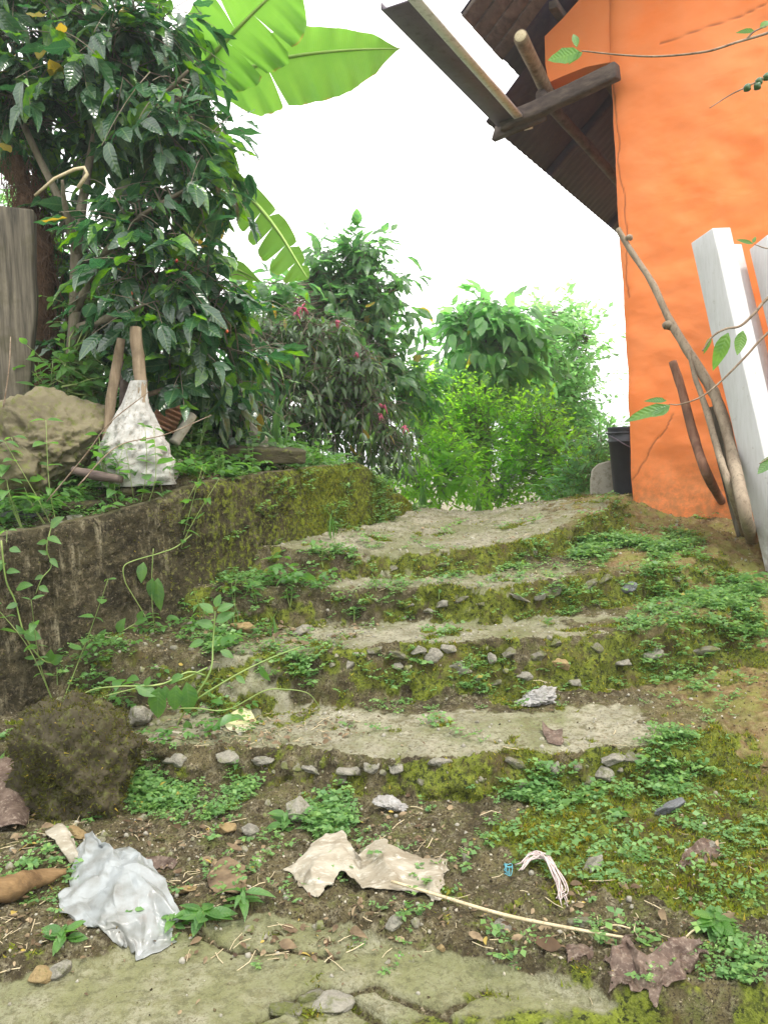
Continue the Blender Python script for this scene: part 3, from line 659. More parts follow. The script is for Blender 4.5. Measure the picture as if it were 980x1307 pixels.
    # log ends
    for (q0, q1, r, m) in (((664, 46, 4.95), (702, 128, 5.66), 0.045, 'pole'), ((690, 120, 5.45), (792, 236, 7.4), 0.04, 'beam')):
        p0, p1 = P(*q0), P(*q1); mb = MB(); mb.tube(local(np.linspace(p0, p1, 12)), [r * 0.95, r], 12, bump=0.12, seed=3)
        lg = ob('purlin_log', mb.mesh('purlin_log', K[m]), house)
        if m == 'pole':
            t = (p0 - p1) / np.linalg.norm(p0 - p1); V, F = tubeVF(local([p0 + t * 0.001, p0 + t * 0.004]), [r * 0.8, r * 0.75], 12)
            ob('log_end', MB().add(V, F).mesh('log_end', K['straw']), lg)
    # gutter: a long shallow channel hung along the eave, running out towards the camera
    g0, g1 = P(494, 10, 4.22), P(648, 168, 5.75)
    t = (g1 - g0) / np.linalg.norm(g1 - g0); s = np.cross(t, zd); s /= np.linalg.norm(s); nn = np.cross(s, t)   # s: to the house side
    mb = MB()
    a, b = boxVF(g0 + s * 0.055, g1 + s * 0.055, s * 0.085, nn * 0.004); mb.add(local(a), b)
    a, b = boxVF(g0 - s * 0.033, g1 - s * 0.033, s * 0.004, nn * 0.016); mb.add(local(a + nn * 0.018), b)
    gt = ob('gutter', mb.mesh('gutter', K['gut'], False), house)
    a, b = boxVF(g0 + s * 0.165 - t * 0.04 - nn * .012, g1 + s * 0.150 - nn * .012, s * 0.030, nn * 0.008); o = ob('gutter_strip', MB().add(local(a), b).mesh('gutter_strip', K['pale_lit_edge'], False), gt)
roof()

# ------------------------------------------------------------------ leaf shapes
def leafT(W=0.36, nseg=5, fold=0.18, curl=0.25, peak=0.42, wave=0.0, tip=1.0, stalk=0.06):
    """unit-length leaf along +X, upper side +Z: verts and quads"""
    t = np.linspace(0, 1, nseg + 1)
    prof = np.interp(t, [0, peak * 0.5, peak, 0.78, 0.92, 1], [0.06, 0.78, 1.0, 0.55, 0.18 * tip, 0.0])
    V = []
    for i, a in enumerate(t):
        x = stalk + (1 - stalk) * (a - 0.12 * curl * a * a); zc = -curl * a * a
        h = W / 2 * prof[i]; up = fold * h; wz = wave * (1 if i % 2 else -1) * h
        V += [(x, -h, zc + up + wz), (x, 0, zc), (x, h, zc + up - wz * 0.6)]
    V = np.array(V); F = []
    for i in range(nseg):
        a = 3 * i; F += [(a, a + 3, a + 4, a + 1), (a + 1, a + 4, a + 5, a + 2)]
    return V, np.array(F)
LT = {'coffee': [leafT(0.44, 6, 0.25, 0.30, wave=0.12), leafT(0.50, 6, 0.15, 0.15, wave=-0.15), leafT(0.38, 6, 0.4, 0.5, wave=0.12), leafT(0.46, 6, 0.1, -0.1, wave=0.2)],
      'lance': [leafT(0.30, 4, 0.35, 0.45), leafT(0.26, 4, 0.3, 0.25), leafT(0.32, 4, 0.2, 0.6)],
      'oval': [leafT(0.55, 4, 0.2, 0.25, tip=1.6), leafT(0.60, 4, 0.15, 0.1, tip=1.6), leafT(0.5, 4, 0.3, 0.4)],
      'small': [leafT(0.5, 2, 0.2, 0.2), leafT(0.6, 2, 0.1, 0.1)],
      'blade': [leafT(0.09, 4, 0.3, 0.6, peak=0.3), leafT(0.07, 4, 0.3, 0.9, peak=0.3)]}
def basis(d, up):
    """arrays (n,3): columns X=d, Y, Z as (n,3,3)"""
    d = d / (np.linalg.norm(d, axis=1, keepdims=True) + 1e-9)
    y = np.cross(up, d); y /= np.linalg.norm(y, axis=1, keepdims=True) + 1e-9
    z = np.cross(d, y); return np.stack([d, y, z], -1)
def scat_attr(templates, which):
    lx, ly = [], []
    for k, (V, F) in enumerate(templates):
        c = int((which == k).sum()); h = np.abs(V[:, 1]).max() + 1e-6
        lx.append(np.tile(V[:, 0], c)); ly.append(np.tile(V[:, 1] / h * .9 + 1.5, c))
    return dict(lx=np.concatenate(lx), ly=np.concatenate(ly))
def scatter(templates, pos, Bm, size, which):
    """joined copies of the templates: verts, quads"""
    VV, FF, n = [], [], 0
    for k, (V, F) in enumerate(templates):
        m = which == k
        if not m.any(): continue
        q = np.einsum('nij,vj->nvi', Bm[m] * size[m][:, None, None], V) + pos[m][:, None]
        c = len(q); VV.append(q.reshape(-1, 3)); FF.append((F[None] + (np.arange(c) * len(V))[:, None, None]).reshape(-1, F.shape[1]) + n); n += c * len(V)
    return np.concatenate(VV), np.concatenate(FF)
_lm = {}
def leafmesh(kind, i, m):
    key = (kind, i, m)
    if key not in _lm: _lm[key] = mesh_np('leaf', *LT[kind][i], K[m], attrs=scat_attr([LT[kind][i]], np.zeros(1, int)))
    return _lm[key]
def mat4(p, B3, s):
    return Matrix(((B3[0, 0] * s, B3[0, 1] * s, B3[0, 2] * s, p[0]), (B3[1, 0] * s, B3[1, 1] * s, B3[1, 2] * s, p[1]), (B3[2, 0] * s, B3[2, 1] * s, B3[2, 2] * s, p[2]), (0, 0, 0, 1)))
def put_leaves(root, kind, m, pos, Bm, size, which, nparts, rootloc):
    """the nearest ones in view as parts, the rest as one joined part"""
    n = len(pos); sel = np.zeros(n, bool)
    if nparts:
        tipc = pos + Bm[:, :, 0] * size[:, None] * 0.5
        px, py, dz = PIX(tipc); vis = (px > -10) & (px < 990) & (py > -10) & (py < 1317) & (dz > 0)
        cell = {}
        for i in np.argsort(dz):
            if not vis[i]: continue
            c = (int(px[i] // 7), int(py[i] // 7))
            if c not in cell: cell[c] = i
        cand = np.array(sorted(cell.values(), key=lambda i: -size[i] / dz[i]), int)[:int(nparts)]
        if len(cand): sel[cand] = True
    for i in np.nonzero(sel)[0]:
        o = bpy.data.objects.new('leaf', leafmesh(kind, int(which[i]), m)); COL.objects.link(o); o.parent = root
        o.matrix_local = mat4(pos[i] - rootloc, Bm[i], size[i])
    r = ~sel
    if r.any():
        V, F = scatter(LT[kind], pos[r] - rootloc, Bm[r], size[r], which[r])
        tag(ob('foliage', mesh_np('foliage', V, F, K[m], attrs=scat_attr(LT[kind], which[r])), root), kind='stuff')

def tree(name, label, cat, base, limbs, blobs, ntw, leafkind, leafmat, size, nleaf=7, tw=0.28, droop=0.5, nparts=300, trunkr=0.04, barkmat='bark', group=None, shell=0.55, seed=0, up=0.2, pairs=True):
    rg = np.random.default_rng(100 + seed)
    base = np.asarray(base, float); root = empty(name, base); tag(root, label, cat, group)
    for i, l in enumerate(limbs):
        pts = catmull([np.asarray(p) for p in l], 6) - base
        mb = MB(); r = trunkr * (1 if i == 0 else 0.6); mb.tube(pts, [r, r * 0.75, r * 0.3], 9, bump=0.15, seed=seed + i)
        ob('trunk' if i == 0 else 'limb', mb.mesh('trunk', K[barkmat]), root)
    LP = np.concatenate([catmull([np.asarray(p) for p in l], 10) for l in limbs])
    bl = []
    for (px, py, Y, rx, ry, rz) in blobs:      # px, py, distance; radii in metres (across, up, deep)
        bl.append((P(px, py, Y), np.array([rx, rz, ry])))
    wts = np.array([b[1].prod() ** 0.75 for b in bl]); wts /= wts.sum()
    br = MB(); pos, dirs, ups, sz = [], [], [], []
    for i in range(ntw):
        c, rr = bl[rg.choice(len(bl), p=wts)]
        v = rg.normal(size=3); v /= np.linalg.norm(v); rad = shell + (1 - shell) * rg.random() if rg.random() < 0.75 else rg.random()
        st = c + v * rr * rad * 0.92
        out = v * rr; out /= np.linalg.norm(out) + 1e-9
        d = out + rg.normal(size=3) * 0.5 + np.array([0, 0, up]); d /= np.linalg.norm(d)
        L = tw * (0.7 + 0.6 * rg.random())
        m = 5; tt = np.linspace(0, 1, m)[:, None]
        path = st + d * L * (tt - 0.35) + np.array([0, 0, -droop * L * 0.5]) * tt ** 2
        j = np.argmin(((LP - path[0]) ** 2).sum(1) + 0.0); a = LP[j]
        mid = (a + path[0]) / 2 + rg.normal(size=3) * 0.03
        full = np.concatenate([[a, mid], path]); br.tube(full - base, [0.006, 0.003, 0.0015], 3, cap=False)
        seg = path[-1] - path[0]; seg /= np.linalg.norm(seg)
        side = np.cross(seg, [0, 0, 1.0]); side /= np.linalg.norm(side) + 1e-9
        for k in range(nleaf):
            f = (k // 2 * 2 if pairs else k) / max(1, nleaf - 1); q = path[0] + (path[-1] - path[0]) * (0.15 + 0.85 * f) - np.array([0, 0, droop * L * 0.2]) * math.sin(math.pi * f)
            sg = 1 if k % 2 else -1
            dd = side * sg * (0.9 - 0.4 * f) + seg * (0.45 + 0.6 * f) + rg.normal(size=3) * 0.28 - np.array([0, 0, droop * (0.3 + 0.6 * rg.random())])
            if k == nleaf - 1: dd = seg + rg.normal(size=3) * 0.2 - np.array([0, 0, droop * 0.5])
            pos.append(q); dirs.append(dd); ups.append(np.array([0, 0, 1.0]) + rg.normal(size=3) * 0.35 + out * 0.5); sz.append(size * (0.5 + 0.75 * rg.random()) * (0.75 if f > 0.9 else 1))
    pos, dirs, ups, sz = map(np.array, (pos, dirs, ups, sz)); Bm = basis(dirs, ups); wh = rg.integers(0, len(LT[leafkind]), len(pos))
    tag(ob('branches', br.mesh('branches', K[barkmat]), root), kind='stuff')
    put_leaves(root, leafkind, leafmat, pos, Bm, sz, wh, nparts, base)
    return root
def gp(px, Y):
    """ground point at that pixel column and distance"""
    d = ray(px, 560); x = CAM[0] + d[0] * Y / d[1]; return np.array([x, Y, onz(x, Y) - 0.03])

# ------------------------------------------------------------------ trees
b = gp(70, 4.0)
ct = tree('coffee_tree', 'tall dark glossy coffee tree filling the upper left above the boulder', 'tree', b,
     [[b, P(95, 420, 4.0), P(100, 300, 4.05), P(120, 180, 4.1), P(150, 40, 4.1)],
      [P(95, 400, 4.0), P(130, 330, 3.9), P(175, 280, 3.85), P(240, 240, 3.8)],
      [P(100, 330, 4.05), P(85, 270, 3.9), P(80, 230, 3.8)],
      [P(120, 200, 4.1), P(200, 130, 4.0), P(240, 90, 3.9)],
      [P(95, 420, 4.0), P(160, 400, 3.9), P(240, 380, 3.9), P(280, 400, 3.9)],
      [P(100, 300, 4.05), P(40, 180, 4.1), P(-10, 60, 4.2)]],
     [(60, -20, 4.2, .45, .30, .4), (140, 60, 4.1, .36, .32, .4), (200, 40, 4.2, .22, .26, .3), (215, 140, 4.0, .26, .26, .35), (50, 130, 4.3, .30, .28, .4), (130, 160, 4.2, .30, .25, .35),
      (255, 200, 3.95, .15, .22, .28), (215, 250, 4.0, .24, .22, .3), (160, 270, 3.9, .18, .18, .25), (255, 320, 3.95, .18, .22, .28), (200, 350, 3.9, .28, .24, .3), (250, 400, 3.9, .24, .2, .28),
      (220, 450, 4.0, .27, .16, .3), (150, 420, 4.3, .2, .2, .25), (-20, 60, 4.2, .25, .3, .3), (280, 360, 4.0, .14, .14, .2), (290, 450, 4.1, .16, .2, .2), (130, 345, 4.5, .25, .3, .2), (80, 300, 4.4, .22, .3, .2), (100, 420, 4.4, .25, .25, .2), (20, 180, 4.4, .2, .3, .2), (0, 0, 4.2, .3, .2, .3), (250, 130, 4.1, .2, .2, .2)],
     540, 'coffee', 'coffee', 0.150, nleaf=8, tw=0.32, droop=0.55, nparts=290, trunkr=0.035, seed=1, up=0.0)
# coffee cherries on it
for (x, y) in ((283, 414), (290, 420), (168, 372), (178, 300), (226, 330)):
    V, F = tubeVF(np.array([P(x, y, 3.72) - b, P(x, y + 3, 3.72) - b, P(x, y + 5.5, 3.72) - b]), [.002, .008, .002], 8)
    ob('cherry', MB().add(V, F).mesh('cherry', K['red']), ct)
for pts in ([(100, 240), (112, 222), (108, 214), (96, 216), (70, 228), (45, 250)],):
    V, F = tubeVF(np.array([P(x, y, 3.6) - b for x, y in pts]), [.009, .008, .006], 7, bump=.2); ob('limb', MB().add(V, F).mesh('limb', K['straw']), ct)
# low broad foliage below/behind the sticks
b = gp(265, 4.6)
tree('coffee_bush', 'low coffee bush with large dark leaves behind the upright stakes', 'bush', b, [[b, P(262, 500, 4.6), P(258, 440, 4.6)], [P(262, 500, 4.6), P(300, 470, 4.6), P(320, 440, 4.6)]],
     [(245, 470, 4.6, .30, .22, .25), (290, 500, 4.6, .22, .15, .22), (310, 420, 4.9, .15, .25, .2), (190, 500, 4.7, .25, .15, .2)], 90, 'coffee', 'coffee', 0.135, nleaf=8, tw=.26, droop=.8, nparts=130, trunkr=.02, seed=12, up=0)
b = gp(455, 7.4)
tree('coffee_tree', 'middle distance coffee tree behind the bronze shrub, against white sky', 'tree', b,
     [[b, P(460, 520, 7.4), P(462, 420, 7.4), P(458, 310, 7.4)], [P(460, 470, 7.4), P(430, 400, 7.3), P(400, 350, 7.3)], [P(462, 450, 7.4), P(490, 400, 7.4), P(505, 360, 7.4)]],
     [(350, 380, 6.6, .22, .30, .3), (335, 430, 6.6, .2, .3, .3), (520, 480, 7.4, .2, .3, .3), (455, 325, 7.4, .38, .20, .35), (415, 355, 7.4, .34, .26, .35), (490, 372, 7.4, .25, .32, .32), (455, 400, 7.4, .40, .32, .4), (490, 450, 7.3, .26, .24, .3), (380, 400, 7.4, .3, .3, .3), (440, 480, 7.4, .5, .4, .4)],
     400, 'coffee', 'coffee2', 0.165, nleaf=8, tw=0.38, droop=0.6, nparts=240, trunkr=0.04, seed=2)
b = gp(395, 5.9)
sh = tree('bronze_shrub', 'dense bronze and green shrub with drooping leaves and pink flowers above the wall', 'shrub', b,
     [[b, P(400, 560, 5.8), P(395, 480, 5.8), P(390, 410, 5.8)], [P(400, 560, 5.8), P(440, 520, 5.7), P(465, 470, 5.7)], [P(400, 560, 5.8), P(350, 500, 5.7), P(330, 440, 5.7)]],
     [(345, 430, 5.8, .26, .30, .3), (395, 430, 5.75, .33, .26, .32), (440, 460, 5.7, .32, .30, .3), (400, 510, 5.6, .50, .32, .3), (340, 500, 5.6, .26, .32, .28), (470, 520, 5.7, .26, .30, .28), (500, 560, 5.7, .14, .22, .25), (430, 570, 5.6, .35, .15, .2)],
     520, 'lance', 'purple', 0.10, nleaf=9, tw=0.24, droop=1.0, nparts=290, trunkr=0.03, seed=3, up=0.3)
for i, (x, y, r) in enumerate(((386, 393, .045), (379, 401, .03), (430, 412, .025), (488, 520, .04), (484, 531, .03), (517, 547, .03), (455, 452, .02))):
    mb = MB(); c = P(x, y, 5.45) - b
    for k in range(9):
        v = RNG.normal(size=3); v /= np.linalg.norm(v); mb.tube(np.array([c, c + v * r * .6 + [0, 0, r * .2], c + v * r * 1.1 - np.array([0, 0, r * .5])]), [.004, .005, .002], 4)
    ob('flower', mb.mesh('flower', K['pink']), sh)
b = gp(618, 9.0)
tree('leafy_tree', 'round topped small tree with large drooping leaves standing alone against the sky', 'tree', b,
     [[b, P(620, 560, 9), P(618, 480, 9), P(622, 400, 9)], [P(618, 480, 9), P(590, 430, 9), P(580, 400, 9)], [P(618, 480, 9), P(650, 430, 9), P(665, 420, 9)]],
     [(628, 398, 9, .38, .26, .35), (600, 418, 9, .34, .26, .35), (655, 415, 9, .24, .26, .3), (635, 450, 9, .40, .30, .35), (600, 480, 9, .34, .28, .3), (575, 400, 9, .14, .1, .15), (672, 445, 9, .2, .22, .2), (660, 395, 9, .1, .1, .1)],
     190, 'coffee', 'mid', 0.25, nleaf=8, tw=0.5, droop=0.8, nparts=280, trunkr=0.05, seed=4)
b = gp(712, 11)
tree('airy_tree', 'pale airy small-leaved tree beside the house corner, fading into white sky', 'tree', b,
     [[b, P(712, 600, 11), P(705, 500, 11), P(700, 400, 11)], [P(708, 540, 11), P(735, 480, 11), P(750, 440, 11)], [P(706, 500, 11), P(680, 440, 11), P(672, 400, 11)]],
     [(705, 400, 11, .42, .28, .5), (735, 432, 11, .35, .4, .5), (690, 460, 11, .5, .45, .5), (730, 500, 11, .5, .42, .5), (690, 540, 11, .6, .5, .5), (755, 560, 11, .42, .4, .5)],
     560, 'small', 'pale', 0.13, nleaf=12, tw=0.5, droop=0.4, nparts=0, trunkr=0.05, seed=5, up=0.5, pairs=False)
b = gp(60, 6.2)
tree('leafy_bush', 'mid green bush far back on the bank behind the coffee tree trunk', 'bush', b, [[b, P(70, 470, 6.2), P(75, 400, 6.2)], [P(70, 480, 6.2), P(130, 440, 6.2), P(150, 380, 6.2)]],
     [(40, 460, 6.2, .45, .40, .4), (110, 440, 6.2, .45, .40, .4), (180, 480, 6.2, .45, .35, .4), (60, 370, 6.3, .4, .4, .4), (130, 350, 6.3, .35, .4, .4), (250, 500, 6.2, .5, .3, .3), (20, 280, 6.4, .35, .4, .4)],
     330, 'coffee', 'mid', 0.13, nleaf=9, tw=0.36, droop=.6, nparts=160, trunkr=.03, seed=31, up=.4)
b = gp(85, 3.9)
tree('leafy_bush', 'bright green broad leaved weeds crowding under the coffee tree beside the stakes', 'bush', b, [[b, P(88, 500, 3.9), P(90, 460, 3.9)]],
     [(90, 465, 3.9, .16, .10, .15), (120, 490, 3.9, .12, .12, .15), (110, 395, 4.1, .16, .14, .15), (70, 500, 3.9, .12, .1, .1)],
     46, 'oval', 'weed', 0.075, nleaf=7, tw=0.18, droop=.3, nparts=120, trunkr=.008, seed=32, up=.6, barkmat='stem')
# bright undergrowth
for i, (px, Y, bl, n, lab, m, kd, szz) in enumerate((
        (540, 7.6, [(545, 560, 7.6, .35, .55, .3), (530, 500, 7.8, .2, .25, .2), (570, 600, 7.4, .35, .35, .3), (520, 610, 7.0, .22, .22, .25)], 210, 'bright green bush at the far end of the mossy wall', 'bright', 'lance', .12),
        (620, 8.2, [(620, 560, 8.2, .45, .45, .35), (600, 510, 8.3, .3, .3, .3), (640, 620, 8.0, .45, .3, .3)], 420, 'fine leaved light green thicket behind the middle of the landing', 'bright', 'small', .075),
        (755, 7.2, [(745, 610, 7.2, .22, .22, .2), (765, 575, 7.3, .12, .2, .15), (725, 640, 7.0, .2, .12, .2)], 120, 'green bush growing just left of the grey concrete block', 'mid', 'lance', .11),
        (560, 8.6, [(560, 520, 8.6, .3, .4, .3), (585, 560, 8.6, .3, .4, .3), (545, 480, 8.8, .2, .25, .2)], 260, 'tangled green bush between bronze shrub and round topped tree', 'mid', 'oval', .09),
        (700, 7.8, [(700, 590, 7.8, .45, .38, .35), (680, 540, 8.0, .3, .3, .3), (740, 610, 7.6, .3, .28, .25)], 380, 'light green thicket behind the landing, left of the concrete block', 'bright', 'small', .08))):
    b = gp(px, Y)
    tree('undergrowth_bush', lab, 'bush', b, [[b, P(px, 620, Y), P(px - 5, 560, Y)], [P(px, 640, Y), P(px + 30, 590, Y), P(px + 40, 550, Y)]], bl, n, kd, m, szz,
         nleaf=9, tw=0.32, droop=0.4, nparts=120 if kd == 'lance' else 0, trunkr=0.015, seed=20 + i, up=0.7, pairs=False, barkmat='stem')
# ------------------------------------------------------------------ banana plant
def banana():
    base = gp(225, 4.9); root = empty('banana_plant', base); tag(root, 'banana plant with huge bright leaves spreading over the coffee tree', 'banana plant')
    top = P(235, 130, 4.75)
    mb = MB(); mb.tube(catmull([base, (base * 2 + top) / 3 + [0.03, 0, 0], top], 8) - base, [.11, .09, .06], 12, bump=.06)
    ob('pseudostem', mb.mesh('pseudostem', K['rib']), root)
    def leaf(rib, wl, wr, Yn, splits=(), tilt=0.25, sag=0.3, nseg=90):
        R_ = catmull([P(*q) for q in rib], 20); t = np.linspace(0, 1, len(R_)); tt = np.linspace(0, 1, nseg)
        R_ = np.stack([np.interp(tt, t, R_[:, k]) for k in range(3)], -1)
        T = np.gradient(R_, axis=0); T /= np.linalg.norm(T, axis=1, keepdims=True)
        view = R_ - CAM; view /= np.linalg.norm(view, axis=1, keepdims=True)
        sd_ = np.cross(T, view); sd_ /= np.linalg.norm(sd_, axis=1, keepdims=True)     # in the image, perpendicular to the rib
        V, F, A, U, E = [], [], [], [], []
        for sg, wtab in ((1, wl), (-1, wr)):
            wv = np.interp(tt, np.linspace(0, 1, len(wtab)), wtab)
            cuts = sorted([c for c, s_ in splits if s_ in (sg, 0)])
            segs = np.searchsorted(cuts, tt)
            nc = 9
            for sgm in range(len(cuts) + 1):
                ids = np.nonzero(segs == sgm)[0]
                if len(ids) < 2: continue
                if ids[-1] < nseg - 1: ids = np.append(ids, ids[-1] + 1)
                off = random.uniform(-.12, .12) if cuts else 0; lo = len(V)
                for q, i in enumerate(ids):
                    fe = q / (len(ids) - 1); edge_in = 1 - 0.10 * (len(cuts) > 0) * abs(2 * fe - 1) ** 3
                    for k in range(nc):
                        u = k / (nc - 1); d = wv[i] * u * edge_in * (1 + .07 * u * float(fbm(i * .16, sg * 3.1, wv[0] * 9, o=3)))
                        shr = (0.5 - fe) * 0.035 * u * u * (len(cuts) > 0)
                        p = R_[i] + sd_[i] * sg * d + view[i] * (tilt * sg + off * u + .10 * math.sin(i * .55 + sg) * u) * d + T[i] * (0.25 * d + shr) - np.array([0, 0, 1]) * sag * d * u * wv[i] * 2 + view[i] * 0.004 * math.sin(i * 1.3) * u
                        V.append(p - base); A.append(tt[i]); U.append(u); E.append(u)
                for q in range(len(ids) - 1):
                    for k in range(nc - 1):
                        a = lo + q * nc + k; F.append((a, a + 1, a + nc + 1, a + nc))
        me = mesh_np('banana_leaf', V, F, K['banana'], attrs=dict(along=A, rib=U, edge=E)); lf = ob('banana_leaf', me, root)
        mb = MB(); mb.tube(R_[::4] - base, [.014, .010, .003], 7); ob('midrib', mb.mesh('midrib', K['rib']), lf)
        # stalk back to the crown of the plant
        mb = MB(); mb.tube(catmull([top, (top + R_[0]) / 2 + [0, 0, .05], R_[0]], 6) - base, [.022, .014], 8); ob('leaf_stalk', mb.mesh('leaf_stalk', K['rib']), lf)
    leaf([(236, 112, 4.6), (262, 80, 4.5), (300, 40, 4.35), (340, 0, 4.2), (385, -40, 4.1)], [.10, .20, .23, .22, .17, .02], [.03, .20, .26, .26, .20, .02], 4.5, splits=((.42, -1), (.50, 1), (.63, -1)), tilt=.12, sag=.1)
    leaf([(262, 108, 4.75), (300, 94, 4.7), (345, 78, 4.6), (400, 68, 4.5), (460, 63, 4.4), (513, 62, 4.3)], [.05, .12, .15, .15, .13, .10, .07, 0.0], [.06, .20, .25, .24, .22, .18, .11, 0.0], 4.6, splits=((.36, 1), (.37, -1)), tilt=.1, sag=.12)
    leaf([(262, 205, 4.7), (290, 228, 4.6), (325, 258, 4.5), (355, 295, 4.4), (378, 332, 4.35), (393, 356, 4.3)], [.02, .06, .07, .07, .06, .045, .02], [.05, .10, .15, .16, .15, .12, .03], 4.5,
         splits=((.14, -1), (.25, -1), (.34, -1), (.46, -1), (.56, -1), (.68, -1), (.8, -1), (.5, 1), (.7, 1), (.85, 1)), tilt=.15, sag=.1)
    leaf([(240, 330, 4.7), (275, 335, 4.6), (305, 345, 4.55), (334, 360, 4.5)], [.02, .05, .05, .0], [.02, .06, .05, .0], 4.6, tilt=.1, nseg=40)
banana()

# ------------------------------------------------------------------ rocks
def icosphere(n):
    t = (1 + 5 ** .5) / 2
    V = [(-1, t, 0), (1, t, 0), (-1, -t, 0), (1, -t, 0), (0, -1, t), (0, 1, t), (0, -1, -t), (0, 1, -t), (t, 0, -1), (t, 0, 1), (-t, 0, -1), (-t, 0, 1)]
    F = [(0, 11, 5), (0, 5, 1), (0, 1, 7), (0, 7, 10), (0, 10, 11), (1, 5, 9), (5, 11, 4), (11, 10, 2), (10, 7, 6), (7, 1, 8), (3, 9, 4), (3, 4, 2), (3, 2, 6), (3, 6, 8), (3, 8, 9), (4, 9, 5), (2, 4, 11), (6, 2, 10), (8, 6, 7), (9, 8, 1)]
    V = [np.array(v, float) / math.sqrt(1 + t * t) for v in V]
    for _ in range(n):
        mid = {}; G_ = []
        def m(a, b):
            k = (min(a, b), max(a, b))
            if k not in mid: v = V[a] + V[b]; V.append(v / np.linalg.norm(v)); mid[k] = len(V) - 1
            return mid[k]
        for a, b, c in F:
            x, y, z = m(a, b), m(b, c), m(c, a); G_ += [(a, x, z), (b, y, x), (c, z, y), (x, y, z)]
        F = G_
    return np.array(V), np.array(F)
def rockVF(seed, n=2, ang=0.5, rough=0.06):
    V, F = icosphere(n); rg = np.random.default_rng(seed); r = np.ones(len(V))
    for _ in range(9):                       # planar cuts make facets
        d = rg.normal(size=3); d /= np.linalg.norm(d); h = 1 - ang * (0.25 + 0.4 * rg.random()); s = V @ d
        r = np.minimum(r, np.where(s > h, h / np.maximum(s, 1e-3), 1))
    r = r * (1 + 0.16 * fbm(V[:, 0] + seed * 3.7, V[:, 1], V[:, 2], f=1.3, o=2) + rough * fbm(V[:, 0] + seed, V[:, 1], V[:, 2], f=5, o=4))
    return V * r[:, None], F
_rk = {}
def rockmesh(k, m, n=2):
    key = (k, m)
    if key not in _rk: V, F = rockVF(k * 17 + 3, 3, 0.85, 0.06); _rk[key] = mesh_np('stone', V, F, K[m])
    return _rk[key]
def stone(px, py, wp, hp, m='stone', rot=0.0, k=None, parent=ground, name='stone', proud=0.25, flat=None):
    g = G(px, py + hp * 0.2); s = g[1] / FPX; k = random.randrange(12) if k is None else k
    if m == 'stone' and random.random() < .5: m = 'stonec'
    o = bpy.data.objects.new(name, rockmesh(k, m)); COL.objects.link(o)
    sx, sz = wp * s * 0.56, hp * s * 0.56; sy = (sx + sz) / 2
    if name == 'stone' and parent is not None:
        f_ = random.uniform(.7, 1.25); sx *= f_ * random.uniform(.85, 1.25); sz *= f_ * random.uniform(.7, 1.0); rot += random.uniform(-.5, .5); proud = random.uniform(-.25, .05)
        g = g + np.array([random.uniform(-6, 6) * s, 0, random.uniform(-4, 3) * s])
    o.location = (g[0], g[1] + sy * (0.25 if parent is None else .1), g[2] + sz * proud); o.rotation_euler = (random.uniform(-.3, .3), rot, random.uniform(-.5, .5)); o.scale = (sx, sy, flat * s if flat else sz)
    if parent is not None: o.parent = parent
    return o
for a in ((541, 990, 24, 26), (585, 992, 26, 22), (659, 974, 30, 22), (702, 972, 30, 26), (733, 969, 22, 26), (773, 978, 24, 28), (785, 962, 26, 20), (674, 1000, 24, 22), (562, 972, 34, 20), (602, 974, 40, 24),
          (453, 977, 34, 20), (482, 970, 26, 24), (510, 972, 30, 20), (435, 992, 22, 14), (640, 985, 20, 16), (754, 990, 20, 18), (811, 965, 26, 18), (400, 975, 32, 20), (372, 974, 36, 18), (335, 968, 36, 18), (300, 962, 34, 18),
          (554, 829, 18, 18), (572, 826, 20, 18), (586, 848, 28, 28), (623, 839, 13, 16), (653, 830, 26, 14), (684, 831, 18, 20), (712, 818, 20, 14), (755, 820, 18, 16), (666, 857, 24, 18), (610, 860, 22, 16),
          (475, 824, 26, 18), (508, 830, 24, 14), (512, 846, 18, 12), (530, 826, 20, 14), (450, 838, 24, 14), (638, 868, 16, 12), (700, 868, 18, 12), (835, 828, 28, 14), (898, 830, 30, 14), (430, 822, 18, 12),
          (748, 745, 28, 14), (768, 737, 20, 12), (710, 755, 24, 18), (636, 722, 16, 14), (690, 758, 18, 12), (622, 768, 16, 10), (560, 765, 20, 12), (590, 762, 18, 12), (520, 768, 22, 12), (730, 712, 18, 12), (560, 718, 18, 10),
          (680, 706, 16, 10), (780, 695, 18, 12), (500, 722, 18, 10), (547, 779, 14, 9), (860, 735, 20, 10), (51, 931, 38, 26)):
    stone(*a)
stone(712, 842, 24, 20, 'stoney'); stone(661, 762, 34, 10, 'stonec'); stone(791, 843, 30, 18, 'stonec', 0.35)
stone(799, 742, 32, 22, 'stoneb')
